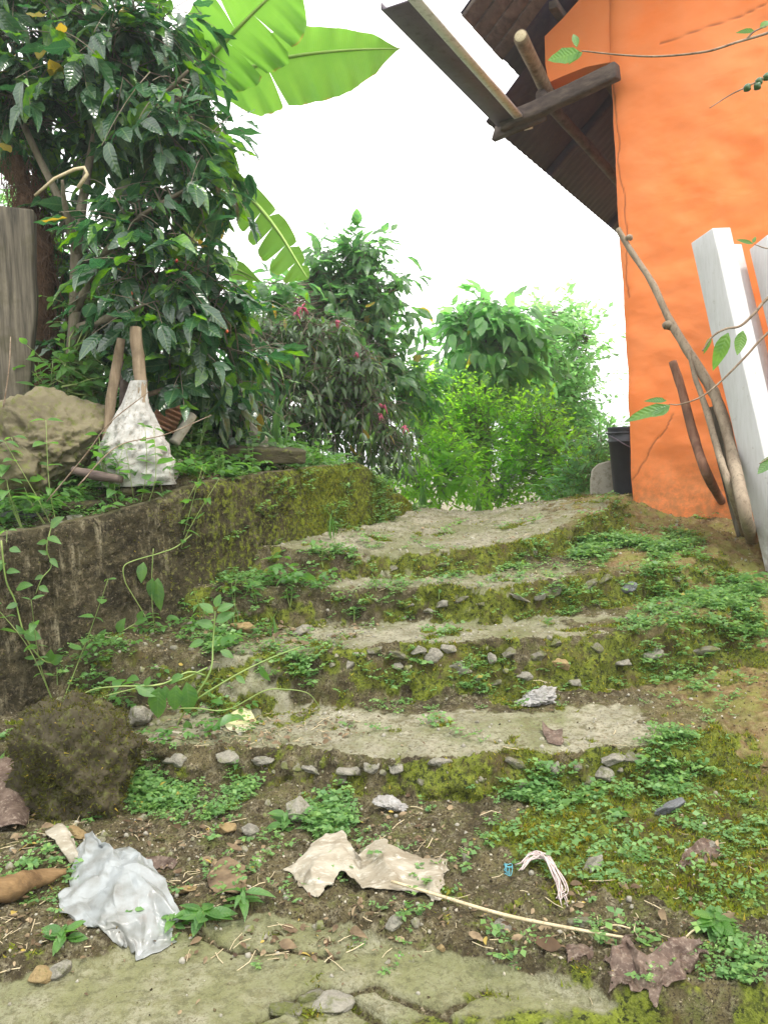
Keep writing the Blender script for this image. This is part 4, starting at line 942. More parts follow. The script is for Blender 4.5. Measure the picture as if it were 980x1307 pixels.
LOOSE = [((381, 1036, 34, 34, 'stonec', .2, .5), 'bluish white angular stone standing at the foot of the lowest riser'),
         ((288, 1058, 26, 20, 'stoney', 0, .4), 'ochre stone in the soil left of the bluish white stone'),
         ((236, 1137, 32, 13, 'stoney', 0, .5), 'smooth flat ochre pebble right of the white plastic sheet'),
         ((92, 1066, 44, 15, 'stoney', .1, .5), 'long yellowish flat stone below the moss covered rock'),
         ((48, 1251, 32, 22, 'stoney', 0, .6), 'yellow brown stone on the slab beside a pale grey one'),
         ((76, 1246, 34, 24, 'stonec', -.5, .6), 'pale grey stone on the slab next to the yellow brown one'),
         ((312, 804, 40, 20, 'stoney', .25, .6), 'flat pinkish brown stone leaning in litter at the wall foot'),
         ((385, 806, 36, 18, 'stonec', -.2, .4), 'pale flat stone in litter beside the wall end of the third step'),
         ((178, 920, 44, 34, 'stonec', -.45, .5), 'pale tilted slab stone right of the moss covered rock'),
         ((503, 1180, 28, 16, 'stonec', 0, .4), 'light grey stone just below the tan dry sheath'),
         ((637, 1185, 28, 14, 'stonec', .1, .4), 'flat grey stone lying under the long dry stalk'),
         ((854, 1034, 44, 18, 'stoneb', -.5, .6), 'tilted blue grey sliver of slate on the mossy slope'),
         ((756, 1104, 30, 13, 'stone', -.6, .5), 'small mossy sliver of stone in the middle of the moss slope'),
         ((906, 1082, 24, 15, 'stonec', 0, .5), 'grey stone among dry twigs near the mossy right edge'),
         ((735, 874, 16, 13, 'stonec', 0, .6), 'small cream stone above the white lime lump'),
         ((226, 976, 40, 24, 'stone', .2, .5), 'grey green slab stone in weeds at the left end of the lowest step'),
         ((564, 1213, 16, 12, 'stoney', 0, .6), 'small tan pebble at the dirty edge of the bottom slab'),
         ((320, 1063, 28, 20, 'stone', .3, .5), 'rounded mossy stone in soil above the bottom slab'),
         ((743, 1180, 34, 14, 'stone', 0, .4), 'low broad stone in the moss right of the pink fibre')]
for a, lab in LOOSE:
    tag(stone(*a[:5], rot=a[5], parent=None, proud=a[6]), lab, 'stone', 'loose stones on the steps')
def rock(name, label, cat, c, size, m, seed, n=4, rot=0.0, ang=.5, rough=.06, kind=None):
    V, F = rockVF(seed, n, ang, rough); V = V * np.array(size); ca, sa = math.cos(rot), math.sin(rot)
    V = V @ np.array([[ca, sa, 0], [-sa, ca, 0], [0, 0, 1]]); o = ob(name, mesh_np(name, V + np.asarray(c), F, K[m])); tag(o, label, cat, kind=kind); return center(o)
g = G(88, 1050)
mrock = rock('mossy_rock', 'rounded rock wholly covered with dark moss at the foot of the wall', 'rock', (g[0] - 0.03, g[1] + 0.17, g[2] + 0.09), (.215, .20, .235), 'mossrock', 5, 5, ang=1.0, rough=.16)
bz = onz(-1.45, 3.55)
q = P(62, 566, 3.55)
rock('boulder', 'large pale yellow grey boulder on the bank left of the white sack', 'boulder', (q[0] - .02, q[1] + .02, q[2] - .03), (.34, .27, .28), 'boulder', 12, 5, rot=.3, ang=.95, rough=.16)
q = P(22, 588, 3.25)
rock('boulder', 'smaller olive grey rock in front of the large boulder', 'boulder', (q[0], q[1], q[2] - .04), (.11, .10, .12), 'boulder', 14, 4)
q = P(190, 556, 3.95)
def lump(px, py, w_, h_, label, seed):
    g = G(px, py); s = g[1] / FPX
    rock('lime_lump', label, 'rubble', (g[0], g[1], g[2] + h_ * s * .16), (w_ * s / 2, w_ * s / 2.4, h_ * s / 2.6), 'lime', seed, 5, rough=.28, ang=1.2)
lump(682, 896, 56, 40, 'rough white lime lump on the wide second tread', 21)
lump(505, 1034, 62, 34, 'flat crumbling white lime lump in soil below the first riser', 22)

# ------------------------------------------------------------------ sheets from control rows of (px, py, lift)
def bez_grid(rows, nu, nv, crease=0.0):
    A = np.array([[G(x, y) + np.array([0, 0, l]) for x, y, l in r] for r in rows])
    if crease:
        rg = np.random.default_rng(int(A[0, 0, 0] * 1000) % 999 + 5)
        def lin(A, n, ax):
            A = np.moveaxis(A, ax, 0); t = np.linspace(0, len(A) - 1, n); i = np.minimum(t.astype(int), len(A) - 2); f = (t - i).reshape(-1, *[1] * (A.ndim - 1))
            return np.moveaxis(A[i] * (1 - f) + A[i + 1] * f, 0, ax)
        for k in range(2):
            A = lin(lin(A, A.shape[0] * 2 - 1, 0), A.shape[1] * 2 - 1, 1); A = A + rg.normal(size=A.shape) * crease * np.array([.8, .8, 1.0]) * (1 if k == 0 else .45)
        return lin(lin(A, nv, 0), nu, 1)
    def res(A, n, ax):
        A = np.moveaxis(A, ax, 0); B_ = catmull(list(A.reshape(len(A), -1)), 10).reshape(-1, *A.shape[1:])
        t = np.linspace(0, len(B_) - 1, n); i = np.minimum(t.astype(int), len(B_) - 2); f = (t - i).reshape(-1, *[1] * (B_.ndim - 1))
        return np.moveaxis(B_[i] * (1 - f) + B_[i + 1] * f, 0, ax)
    return res(res(A, nv, 0), nu, 1)
def sheet(name, label, cat, rows, m, nu=60, nv=50, amp=.006, f=18, thick=.002, ragged=.006, group=None, parent=None, ls=.6, crease=0.0):
    rows = [[(x, y, l * ls) for x, y, l in q] for q in rows]
    g = bez_grid(rows, nu, nv, crease); s = random.random() * 50
    u, v = np.meshgrid(np.linspace(0, 1, nu), np.linspace(0, 1, nv))
    n = np.cross(np.gradient(g, axis=1), np.gradient(g, axis=0)); n /= np.linalg.norm(n, axis=2, keepdims=True) + 1e-9
    rid = 1 - np.abs(fbm(g[..., 0] + s, g[..., 1], g[..., 2], f=f, o=3)) * 2; d = amp * (rid + .5 * fbm(g[..., 0] + s, g[..., 1], g[..., 2], f=f * 3, o=3))
    rg = np.random.default_rng(int(s * 1000)); cr_ = 0 * d; sc_ = np.ptp(g.reshape(-1, 3), axis=0).max()
    flat_ = g.reshape(-1, 3); lo_, hi_ = flat_.min(0), flat_.max(0)
    for cnt, wt_ in ((12, 1.0), (30, .5), (80, .22)):
        sd_ = lo_ + rg.random((cnt, 3)) * (hi_ - lo_); of_ = rg.random(cnt) * sc_ * .05; an = 1 + rg.random((cnt, 3)) * 1.6
        f1 = np.min(np.sqrt((((flat_[:, None] - sd_[None]) * an[None]) ** 2).sum(-1)) + of_[None], axis=1).reshape(d.shape); f1 = f1 / f1.max()
        cr_ = cr_ + wt_ * f1 * (1 if cnt != 30 else -1)
    d = d * (.15 if crease else .35) + (0 if crease else amp * 1.6) * (cr_ - cr_.mean())
    g = g + n * d[..., None]
    e = np.minimum.reduce([u, 1 - u, v, 1 - v]); pull = ragged * np.exp(-e / .06)
    g = g + np.stack([fbm(g[..., 0] * 1, g[..., 1], s, f=30, o=3), fbm(g[..., 0], g[..., 1], s + 5, f=30, o=3), 0 * e], -1) * pull[..., None]
    fl = terrain(g[..., 0], g[..., 1], True) + 0.003 + thick; g[..., 2] = np.maximum(g[..., 2], fl)
    ii = np.arange(nu * nv).reshape(nv, nu); F = np.stack([ii[:-1, :-1], ii[:-1, 1:], ii[1:, 1:], ii[1:, :-1]], -1).reshape(-1, 4)
    o = ob(name, mesh_np(name, g.reshape(-1, 3), F, K[m]), parent); center(o)
    md = o.modifiers.new('thickness', 'SOLIDIFY'); md.thickness = thick; md.offset = 0
    if label: tag(o, label, cat, group)
    return o
sheet('plastic_sheet', 'crumpled dirty white plastic sheet lying over the edge of the bottom slab', 'plastic sheet',
      [[(98, 1098, .07), (112, 1090, .10), (130, 1094, .10), (146, 1108, .07), (160, 1120, .05)],
       [(92, 1118, .05), (112, 1112, .08), (142, 1116, .10), (172, 1116, .12), (196, 1116, .08)],
       [(88, 1142, .03), (120, 1142, .05), (150, 1136, .09), (180, 1134, .13), (212, 1142, .06)],
       [(72, 1164, .02), (110, 1166, .04), (150, 1162, .08), (188, 1160, .10), (229, 1178, .03)],
       [(92, 1176, .01), (128, 1190, .02), (156, 1190, .05), (188, 1196, .04), (225, 1190, .02)],
       [(140, 1198, .005), (150, 1206, .01), (162, 1216, .012), (180, 1227, .01), (222, 1204, .005)]], 'plastic', 130, 120, .006, 8, .0008, .004, crease=.0075)
sheet('plastic_film', 'dull olive film strip sticking up behind the white plastic sheet', 'plastic sheet',
      [[(58, 1070, .04), (80, 1066, .06), (95, 1082, .05)], [(72, 1090, .05), (88, 1086, .07), (102, 1100, .05)], [(90, 1112, .03), (100, 1110, .04), (112, 1116, .03)]], 'tan', 24, 24, .004, 14, .0012)
sheet('dry_sheath', 'large tan dry leaf sheath with ragged edges above the bottom slab', 'dry leaf',
      [[(372, 1112, .03), (396, 1092, .07), (436, 1082, .11), (462, 1104, .05), (488, 1092, .09), (525, 1104, .05), (560, 1104, .04), (568, 1108, .03)],
       [(366, 1112, .02), (402, 1106, .08), (438, 1092, .10), (462, 1116, .04), (490, 1106, .08), (525, 1116, .05), (560, 1116, .04), (569, 1118, .03)],
       [(378, 1124, .01), (398, 1126, .06), (432, 1112, .08), (460, 1128, .03), (496, 1126, .05), (528, 1130, .04), (556, 1134, .03), (568, 1132, .02)],
       [(384, 1136, .005), (404, 1151, .02), (436, 1124, .05), (462, 1140, .015), (500, 1142, .02), (530, 1146, .02), (552, 1149, .015), (566, 1149, .01)]], 'tan', 170, 90, .006, 14, .0012, .022, ls=.5, crease=.0035)
sheet('dead_leaf', 'large curled dark brown dead leaf at the bottom right corner', 'dead leaf',
      [[(772, 1236, .02), (800, 1214, .06), (830, 1228, .03), (860, 1218, .06), (896, 1222, .05)], [(770, 1250, .02), (800, 1238, .05), (832, 1256, .02), (862, 1238, .05), (900, 1230, .04)],
       [(778, 1258, .0), (806, 1262, .02), (834, 1272, .0), (868, 1256, .02), (896, 1238, .02)]], 'purpdead', 80, 50, .010, 16, .0012, .022, crease=.006)
sheet('dead_leaf', 'folded brown leaf on the upper step right of the blue grey stone', 'dead leaf',
      [[(834, 774, .02), (858, 768, .035), (888, 776, .02)], [(838, 778, .01), (862, 780, .02), (890, 782, .01)], [(846, 782, .0), (866, 790, .0), (888, 787, .0)]], 'dead', 36, 24, .004, 18, .0015)
sheet('dead_leaf', 'dark purple curled leaf beneath the left end of the moss covered rock', 'dead leaf',
      [[(-14, 1004, .12), (14, 996, .14), (38, 1012, .10)], [(-16, 1030, .08), (16, 1024, .11), (42, 1034, .06)], [(-10, 1062, .0), (18, 1062, .04), (34, 1058, .01)]], 'purpdead', 40, 36, .008, 11, .002)
sheet('dead_leaf', 'crumpled dark leaf scrap on the edge of the wide second tread', 'dead leaf',
      [[(692, 930, .05), (706, 936, .02), (718, 940, .05)], [(694, 940, .02), (708, 944, .01), (718, 948, .02)], [(700, 950, .0), (708, 952, .0), (716, 954, .0)]], 'purpdead', 24, 20, .005, 18, .0012)
sheet('fallen_leaf', 'pale yellow green round leaf fallen beside the drooping weed', 'fallen leaf',
      [[(292, 918, .02), (306, 910, .03), (322, 910, .02)], [(288, 928, .01), (306, 924, .015), (326, 922, .01)], [(296, 934, .0), (308, 936, .0), (320, 932, .0)]], 'yplastic', 30, 24, .002, 14, .001)
sheet('dead_leaf', 'flat olive brown leaf behind the ochre pebble near the slab edge', 'dead leaf',
      [[(268, 1120, .03), (290, 1106, .05), (314, 1112, .03)], [(266, 1132, .02), (292, 1124, .03), (316, 1128, .02)], [(272, 1140, .0), (294, 1142, .01), (312, 1140, .0)]], 'litter', 30, 24, .003, 14, .001)
sheet('dead_leaf', 'thin purple brown leaf among twigs on the right moss edge', 'dead leaf',
      [[(872, 1098, .03), (892, 1082, .04), (914, 1078, .02)], [(868, 1108, .01), (892, 1096, .02), (918, 1088, .01)], [(870, 1112, .0), (894, 1106, .0), (920, 1096, .0)]], 'purpdead', 30, 20, .004, 14, .001)
for i, (x, y, w_, h_, lab) in enumerate(((740, 1222, 34, 14, 'small grey brown leaf left of the big curled dead leaf'), (216, 942, 40, 8, 'thin silver scrap of leaf near the first riser left end'), (205, 1105, 44, 10, 'rolled dark strip of bark in litter above the plastic sheet'))):
    sheet('dead_leaf', lab, 'dead leaf', [[(x - w_ / 2, y - h_ / 2, .015), (x, y - h_ / 2, .03), (x + w_ / 2, y - h_ / 2, .015)], [(x - w_ / 2, y, .01), (x, y, .02), (x + w_ / 2, y, .01)], [(x - w_ / 2.4, y + h_ / 2, 0), (x, y + h_ / 2, .0), (x + w_ / 2.5, y + h_ / 2, 0)]], 'purpdead' if i != 1 else 'tan', 30, 16, .004, 16, .001)
# rotten wood at the left edge
def gtube(pts, lifts, rad, m, name, label=None, cat=None, sides=7, bump=.15, parent=None, seed=1, group=None, n=8):
    q = [G(x, y) + np.array([0, 0, l]) for (x, y), l in zip(pts, lifts)]
    V, F = tubeVF(catmull(q, n), rad, sides, bump=bump, seed=seed); o = ob(name, MB().add(V, F).mesh(name, K[m]), parent)
    if label: tag(o, label, cat, group)
    return center(o) if parent is None else o
gtube([(-30, 1158), (10, 1150), (50, 1138), (86, 1126)], [.02, .03, .035, .03], [.026, .032, .024, .008], 'rotten', 'rotten_branch', 'orange brown rotten branch stub left of the plastic sheet', 'branch', 12, .25)
gtube([(500, 1142), (560, 1158), (640, 1180), (720, 1197), (800, 1214)], [.035, .03, .025, .025, .03], [.0035, .0045, .003], 'straw', 'dry_stalk', 'long straight pale dry stalk running from the tan sheath to the dead leaf', 'stalk', 6, .05)
gtube([(766, 1196), (785, 1197), (804, 1196)], [.02, .03, .02], .002, 'straw', 'dry_stalk', 'short side straw crossing the end of the long stalk', 'stalk', 5, .05)
gtube([(865, 1210), (880, 1202), (893, 1193)], [.005, .02, .02], .0022, 'straw', 'dry_stalk', 'short pale straw in moss right of the big dead leaf', 'stalk', 5, .05)
fb = empty('fibre_bundle', G(690, 1120)); tag(fb, 'frayed pinkish grey bundle of dry fibre with a curled tail', 'fibre')
for k in range(9):
    q = [G(x + random.uniform(-5, 5), y + random.uniform(-7, 7)) + np.array([0, 0, l]) for x, y, l in ((662, 1112, .015), (680, 1106, .03), (698, 1112, .03), (712, 1126, .02), (718 + random.uniform(-4, 4), 1145, .012), (720 if k < 3 else 714, 1163 if k < 3 else 1150, .008))]
    V, F = tubeVF(catmull(q, 5) - np.array(fb.location), [.0018, .0025, .001], 5); ob('fibre', MB().add(V, F).mesh('fibre', K['fibre']), fb)
for k in range(6):
    q = [G(648 + random.uniform(-6, 6), 1112 + random.uniform(-8, 8)) + np.array([0, 0, random.uniform(.003, .01)]) for _ in range(4)]
    V, F = tubeVF(catmull(q, 5) - np.array(fb.location), .0012, 4); ob('thread', MB().add(V, F).mesh('thread', K['blue']), fb)
# soil crumbs on the slab, broken slab edge
for (x, y, w_, h_) in ((418, 1281, 60, 18), (398, 1272, 34, 16), (440, 1276, 20, 14), (370, 1288, 50, 14)):
    stone(x, y, w_, h_, 'stone', name='slab_fragment', proud=.1)

# ------------------------------------------------------------------ things leaning on the house
def ptube(pts, rad, m, name, label, cat, sides=9, bump=.12, seed=1, group=None, knots=()):
    q = catmull([np.array(p) if isinstance(p[2], float) and abs(p[0]) < 3 else P(*p) for p in pts], 8); mb = MB(); mb.tube(q, rad, sides, bump=bump, seed=seed)
    for (x, y, Y, r) in knots: V, F = rockVF(3, 2); mb.add(V * r + P(x, y, Y), F)
    o = ob(name, mb.mesh(name, K[m]), None); tag(o, label, cat, group); return center(o)
ptube([(788, 292, 4.95), (806, 322, 4.90), (832, 362, 4.82), (856, 412, 4.72), (880, 452, 4.62), (905, 492, 4.52), (918, 520, 4.45), (936, 590, 4.26), (950, 655, 4.05), tuple(G(960, 690))],
      [.016, .019, .025, .030, .032, .033], 'stick', 'leaning_pole', 'long bent bare pole reaching highest on the orange wall', 'pole', 11, .16, 2, 'poles leaning on the orange wall', knots=((853, 415, 4.72, .034), (803, 303, 4.9, .022)))
ptube([(858, 462, 4.75), (870, 500, 4.68), (886, 560, 4.56), (904, 610, 4.43), tuple(G(928, 652))], [.024, .027, .026], 'rustw', 'leaning_pole', 'short reddish brown stake, leftmost foot of the sticks on the orange wall', 'pole', 8, .12, 5, 'poles leaning on the orange wall')
ptube([(878, 448, 4.60), (886, 480, 4.55), (900, 520, 4.47), (914, 570, 4.35), (930, 620, 4.2), tuple(G(950, 684))], [.010, .016, .019, .019], 'stick', 'leaning_pole', 'thin grey crooked stick crossing in front of the long bent pole', 'pole', 9, .2, 8, 'poles leaning on the orange wall')
def obox(name, label, cat, p0, p1, hw, hd, across, m, group=None, bev=.006, wob=.004):
    """bar between two points; across = direction of its width"""
    p0, p1 = np.asarray(p0), np.asarray(p1); t = (p1 - p0) / np.linalg.norm(p1 - p0); a = np.asarray(across, float); a = a - t * (a @ t); a /= np.linalg.norm(a); n = np.cross(t, a)
    N_ = 16; V = []; F = [(0, 3, 2, 1), tuple(4 * (N_ - 1) + k for k in range(4))]
    for i, p in enumerate(np.linspace(p0, p1, N_)):
        j = wob * np.array([float(fbm(i * .3, hw * 31, s=81)), float(fbm(i * .3, hw * 17, s=82)), 0])
        for x, y in ((-1, -1), (1, -1), (1, 1), (-1, 1)): V.append(p + j + x * a * hw + y * n * hd)
    for i in range(N_ - 1):
        for k in range(4): F.append((4 * i + k, 4 * i + (k + 1) % 4, 4 * i + 4 + (k + 1) % 4, 4 * i + 4 + k))
    o = ob(name, MB().add(np.array(V), np.array(F)).mesh(name, K[m], False)); tag(o, label, cat, group); center(o); return bevelled(o, bev)
obox('plank', 'short grey mouldy plank behind the sticks, beside the first white post', 'plank', P(908, 519, 4.62), G(950, 684), .045, .012, wd, 'grey')
WP = 'white posts leaning on the orange wall'
ax_ = np.array([0.95, 0.30, 0])
obox('white_post', 'leftmost and foremost square white post leaning on the orange wall', 'post', P(906, 300, 4.42), G(1008, 736) - [0, 0, .05], .060, .088, ax_, 'white', WP)
obox('white_post', 'white post with a broken top, just right of the foremost one', 'post', P(928, 318, 4.62), G(1030, 735) - [0, 0, .05], .050, .060, ax_, 'white', WP)
obox('white_post', 'white post cut by the right edge of the photograph', 'post', P(980, 310, 4.45), P(1086, 742, 3.85), .07, .07, ax_, 'white', WP)
# bucket and block at the corner
bc = P(803, 637, 5.62); bz0 = onz(bc[0], bc[1]) - .01
root = empty('bucket', (bc[0], bc[1], bz0)); tag(root, 'black plastic bucket half hidden by the house corner', 'bucket')
def lathe(prof, n=36):
    V = np.array([(r * math.cos(2 * math.pi * k / n), r * math.sin(2 * math.pi * k / n), z) for r, z in prof for k in range(n)])
    F = [(i * n + k, i * n + (k + 1) % n, (i + 1) * n + (k + 1) % n, (i + 1) * n + k) for i in range(len(prof) - 1) for k in range(n)]
    return V, np.array(F)
H_ = P(790, 545, 5.62)[2] - bz0
ob('bucket_body', MB().add(*lathe([(0, 0.01), (.105, 0), (.108, .02), (.138, H_ * .78), (.148, H_ * .785), (.148, H_ * .80), (.141, H_ * .81), (.144, H_ * .97), (.150, H_), (.140, H_), (.135, H_ * .9), (.10, .03), (0, .03)])).mesh('bucket_body', K['bucket']), root)
ob('rim', MB().add(*lathe([(.146, H_ * .9), (.156, H_ * .905), (.156, H_ * .925), (.146, H_ * .93)])).mesh('rim', K['bucket']), root)
ob('handle', MB().tube(np.array([(.155 * math.cos(a), .155 * math.sin(a), H_ * .88 - .10 * math.sin(a - 3.3) ** 2) for a in np.linspace(3.3, 6.4, 20)]), .004, 6).mesh('handle', K['gut']), root)
cb = P(775, 640, 5.85); z0 = onz(cb[0], cb[1]) - .03
pr = [P(x, y, 5.85) for x, y in ((752, 652), (752, 612), (754, 599), (762, 592), (776, 588), (792, 586), (812, 590), (812, 652))]
pts = pr; back = [p + ud * .22 for p in pts]; n = len(pts)
me = bpy.data.meshes.new('concrete_block'); me.from_pydata([tuple(p) for p in pts + back], [], [tuple(range(n))[::-1], tuple(range(n, 2 * n))] + [(i, (i + 1) % n, n + (i + 1) % n, n + i) for i in range(n)])
me.materials.append(K['block']); o = ob('concrete_block', me); tag(o, 'worn grey concrete block with rounded shoulder behind the black bucket', 'block'); center(o); bevelled(o, .015, 3)

# ------------------------------------------------------------------ things on the bank
o = obox('old_post', 'weathered grey split post at the left edge with its top sawn askew', 'post', P(14, 590, 3.85), P(20, 268, 3.9), .095, .05, (1, .25, 0), 'grey', bev=.012, wob=.012)
q = P(52, 320, 3.75); rt = empty('root_mass', (q[0], q[1], onz(q[0], q[1]) - .02)); tag(rt, 'shaggy reddish brown trunk of hanging rootlets behind the grey post', 'trunk'); rb = np.array(rt.location)
core = catmull([P(58, 590, 4.25), P(56, 460, 4.25), P(52, 350, 4.2), P(38, 270, 4.2), P(22, 200, 4.2)], 8); ob('trunk_core', MB().tube(core - rb, [.10, .085, .075, .055, .03], 12, bump=.35, seed=4).mesh('trunk_core', K['root']), rt)
mb = MB()
for k in range(1100):
    t = random.random(); c = core[min(len(core) - 1, int(t * len(core)))]; a = random.uniform(0, 6.28); r = random.uniform(.08, .15) * (1.0 - .4 * t)
    p = c + np.array([math.cos(a) * r, math.sin(a) * r, 0]); L = random.uniform(.06, .2)
    pp = [p, p + RNG.normal(size=3) * .02 + [0, 0, -L * .4], p + RNG.normal(size=3) * .04 + [0, 0, -L]]
    mb.tube(np.array(pp) - rb, [.0025, .001], 3, cap=False)
tag(ob('rootlets', mb.mesh('rootlets', K['root']), rt), kind='stuff')
def stake(pts, rad, label, m='pole'): ptube(pts, rad, m, 'stake', label, 'stake', 12, .30, random.randrange(50), 'stakes beside the white sack')
stake([(132, 600, 3.62), (144, 500, 3.62), (154, 432, 3.62)], [.024, .023, .019], 'upright wooden stake standing left of the one the sack hangs on')
stake([(186, 560, 3.60), (180, 490, 3.60), (173, 418, 3.62)], [.022, .024, .027], 'wooden stake with split top rising out of the white sack')
stake([(156, 600, 3.8), (160, 500, 3.8), (164, 462, 3.8)], [.028, .026, .026], 'shorter dark stake seen between the two taller stakes', 'beam')
def sack():
    base = P(176, 590, 3.62); base[2] = onz(base[0], base[1]) - .01; n, mrows = 90, 60; V = []
    top = P(178, 486, 3.6)
    for j in range(mrows):
        f = j / (mrows - 1); c = base * (1 - f) + top * f; hw = np.interp(f, [0, .15, .4, .6, .8, .92, 1], [.175, .170, .140, .095, .055, .040, .034])
        for k in range(n):
            a = 2 * math.pi * k / n; cr = 1.12 - .42 * abs(float(fbm(math.cos(a) * 1.6, math.sin(a) * 1.6, f * 3.2, f=1.7, o=4, s=91))) + .05 * math.sin(a * 7 + f * 5) * f
            V.append(c + np.array([math.cos(a) * hw * cr - .02 * math.sin(f * 3), math.sin(a) * hw * .8 * cr, 0]) - base)
    ii = np.arange(n * mrows).reshape(mrows, n); jj = np.roll(ii, -1, 1); F = np.stack([ii[:-1], jj[:-1], jj[1:], ii[1:]], -1).reshape(-1, 4)
    o = ob('sack', mesh_np('sack', V, F, K['sack']), None, base); tag(o, 'crumpled white woven sack slumped around the foot of a stake', 'sack')
sack()
def psheet(name, label, cat, rows, m, **k):
    global G
    G0 = G
    try:
        G = lambda x, y, Y=None: P(x, y, 3.6)
        o = sheet(name, label, cat, rows, m, **k)
    finally: G = G0
    return o
sheet('plastic_bag', 'torn yellowish plastic bag on the wall top right of the white sack', 'plastic bag',
      [[(226, 572, .05), (244, 566, .09), (262, 574, .06), (278, 592, .02)], [(230, 584, .05), (246, 580, .09), (264, 584, .06), (280, 598, .02)], [(226, 604, .0), (238, 594, .04), (262, 600, .02), (276, 602, .0)]], 'yplastic', 50, 36, .008, 9, .0012)
def hollow_brick():
    c = P(214, 530, 4.0); root = empty('hollow_brick', c); tag(root, 'broken hollow clay brick with ribs tilted behind the sack', 'brick')
    rot = Matrix.Rotation(.5, 4, 'Y') @ Matrix.Rotation(.3, 4, 'Z')
    root.matrix_world = Matrix.Translation(c) @ rot
    mb = MB(); V, F = boxVF((-.06, 0, 0), (.06, 0, 0), (0, .045, 0), (0, 0, .07)); mb.add(V, F); ob('brick_body', mb.mesh('brick_body', K['brick'], False), root)
    for k in range(6):
        V, F = boxVF((-.062, -.052, -.06 + k * .024), (.062, -.052, -.06 + k * .024), (0, .012, 0), (0, 0, .006)); ob('rib', MB().add(V, F).mesh('rib', K['brick'], False), root)
hollow_brick()
ptube([(188, 504, 3.9), (215, 496, 3.9), (247, 487, 3.95)], [.012, .014, .010], 'pole', 'fallen_branch', 'short pale branch lying over the hollow brick', 'branch', 8)
ptube([(222, 566, 3.85), (234, 548, 3.9), (246, 530, 3.95)], [.026, .026, .024], 'block', 'pipe_piece', 'short grey pipe piece tilted right of the hollow brick', 'pipe', 14, .04)
ptube([(94, 600, 3.45), (120, 606, 3.42), (156, 612, 3.4)], [.018, .022, .016], 'beam', 'fallen_branch', 'thick rotten brown branch lying in front of the boulder', 'branch', 10, .2)
def slabpiece(name, label, cat, pts, Y, dep, m, dz=-.035):
    a = [P(x, y, Y) for x, y in pts]; b = [p + np.array([-.05, dep, .02]) for p in a]; n = len(a)
    me = bpy.data.meshes.new(name); me.from_pydata([tuple(p) for p in a + b], [], [tuple(range(n))[::-1], tuple(range(n, 2 * n))] + [(i, (i + 1) % n, n + (i + 1) % n, n + i) for i in range(n)])
    me.materials.append(K[m]); o = ob(name, me); tag(o, label, cat); center(o); bevelled(o, .008)
    s = o.modifiers.new('sub', 'SUBSURF'); s.subdivision_type = 'SIMPLE'; s.levels = s.render_levels = 4
    tx = bpy.data.textures.new('rough', 'CLOUDS'); tx.noise_scale = .05; d = o.modifiers.new('d', 'DISPLACE'); d.texture = tx; d.strength = .02; d.mid_level = .5; return o
slabpiece('stone_slab', 'long dark mossy slab lying flat behind the wall top', 'slab', ((268, 578), (300, 572), (350, 574), (392, 576), (390, 592), (340, 592), (290, 588), (268, 586)), 4.2, .22, 'mossrock')
slabpiece('concrete_wedge', 'grey concrete wedge sloping down behind the long mossy slab', 'rubble', ((286, 524), (300, 520), (350, 566), (356, 580), (290, 578)), 4.7, .16, 'block')
for i, (x, y, w_, h_, m, lab) in enumerate(((110, 648, 62, 22, 'mossrock', 'long dark slab of bark covered stone on the wall top'), (20, 660, 44, 16, 'stoneb', 'dark slate piece on the wall top near the left edge'), (50, 650, 26, 24, 'stonec', 'pale upright chip on the wall top beside dark slate'),
                                        (66, 672, 40, 12, 'stone', 'flat grey flake at the wall edge near the left'), (20, 684, 46, 14, 'stonec', 'flat pale flake lying on the wall top at the far left'), (98, 662, 22, 12, 'stonec', 'small tan chip right of the flat grey flake'), (160, 632, 40, 16, 'boulder', 'tan broken stone on the wall top below the sack'))):
    g = P(x, y, 0)if False else None
    o = stone(x, y, w_, h_, m, parent=None, proud=.5, name='rubble_piece'); tag(o, lab, 'rubble', 'rubble on the wall top')

# ------------------------------------------------------------------ plants with countable leaves
def plant(name, label, cat, base, stems, leaves, m='weed', group=None, stemmat='stem'):
    base = np.asarray(base, float); root = empty(name, base); tag(root, label, cat, group)
    for pts, r in stems:
        V, F = tubeVF(np.asarray(pts) - base, r, 5); ob('stem', MB().add(V, F).mesh('stem', K[stemmat]), root)
    for p, d, up, s, kind in leaves:
        B3 = basis(np.array([d], float), np.array([up], float))[0]
        o = bpy.data.objects.new('leaf', leafmesh(kind, random.randrange(len(LT[kind])), m)); COL.objects.link(o); o.parent = root; o.matrix_local = mat4(np.asarray(p) - base, B3, s)
    return root
def seedling(label, px, py, h, ns=2, ls=.04, kind='oval', np_=4, lean=(0, 0), m='weed', base=None, spread=.5, name='weed', cat='weed'):
    g = G(px, py) if base is None else np.asarray(base); st, lv = [], []
    for k in range(ns):
        a = random.uniform(0, 6.28); top = g + np.array([math.cos(a) * h * spread * random.random() + lean[0], math.sin(a) * h * spread * random.random() + lean[1], h * random.uniform(.7, 1.1)])
        pts = catmull([g - [0, 0, .02], (g + top) / 2 + RNG.normal(size=3) * h * .06, top], 6); st.append((pts, [.0022, .0012]))
        for j in range(np_):
            f = .3 + .7 * (j + 1) / np_; p = pts[min(len(pts) - 1, int(f * (len(pts) - 1)))]; aa = j * 1.57 + random.uniform(-.4, .4)
            for sg in (0, math.pi):
                d = np.array([math.cos(aa + sg), math.sin(aa + sg), random.uniform(-.2, .5)])
                lv.append((p, d, np.array([0, 0, 1.]) + RNG.normal(size=3) * .25, ls * (.55 + .6 * random.random()) * (1.15 - .4 * (f > .95)), kind))
    return plant(name, label, cat, g, st, lv, m, 'small weeds on steps and wall')
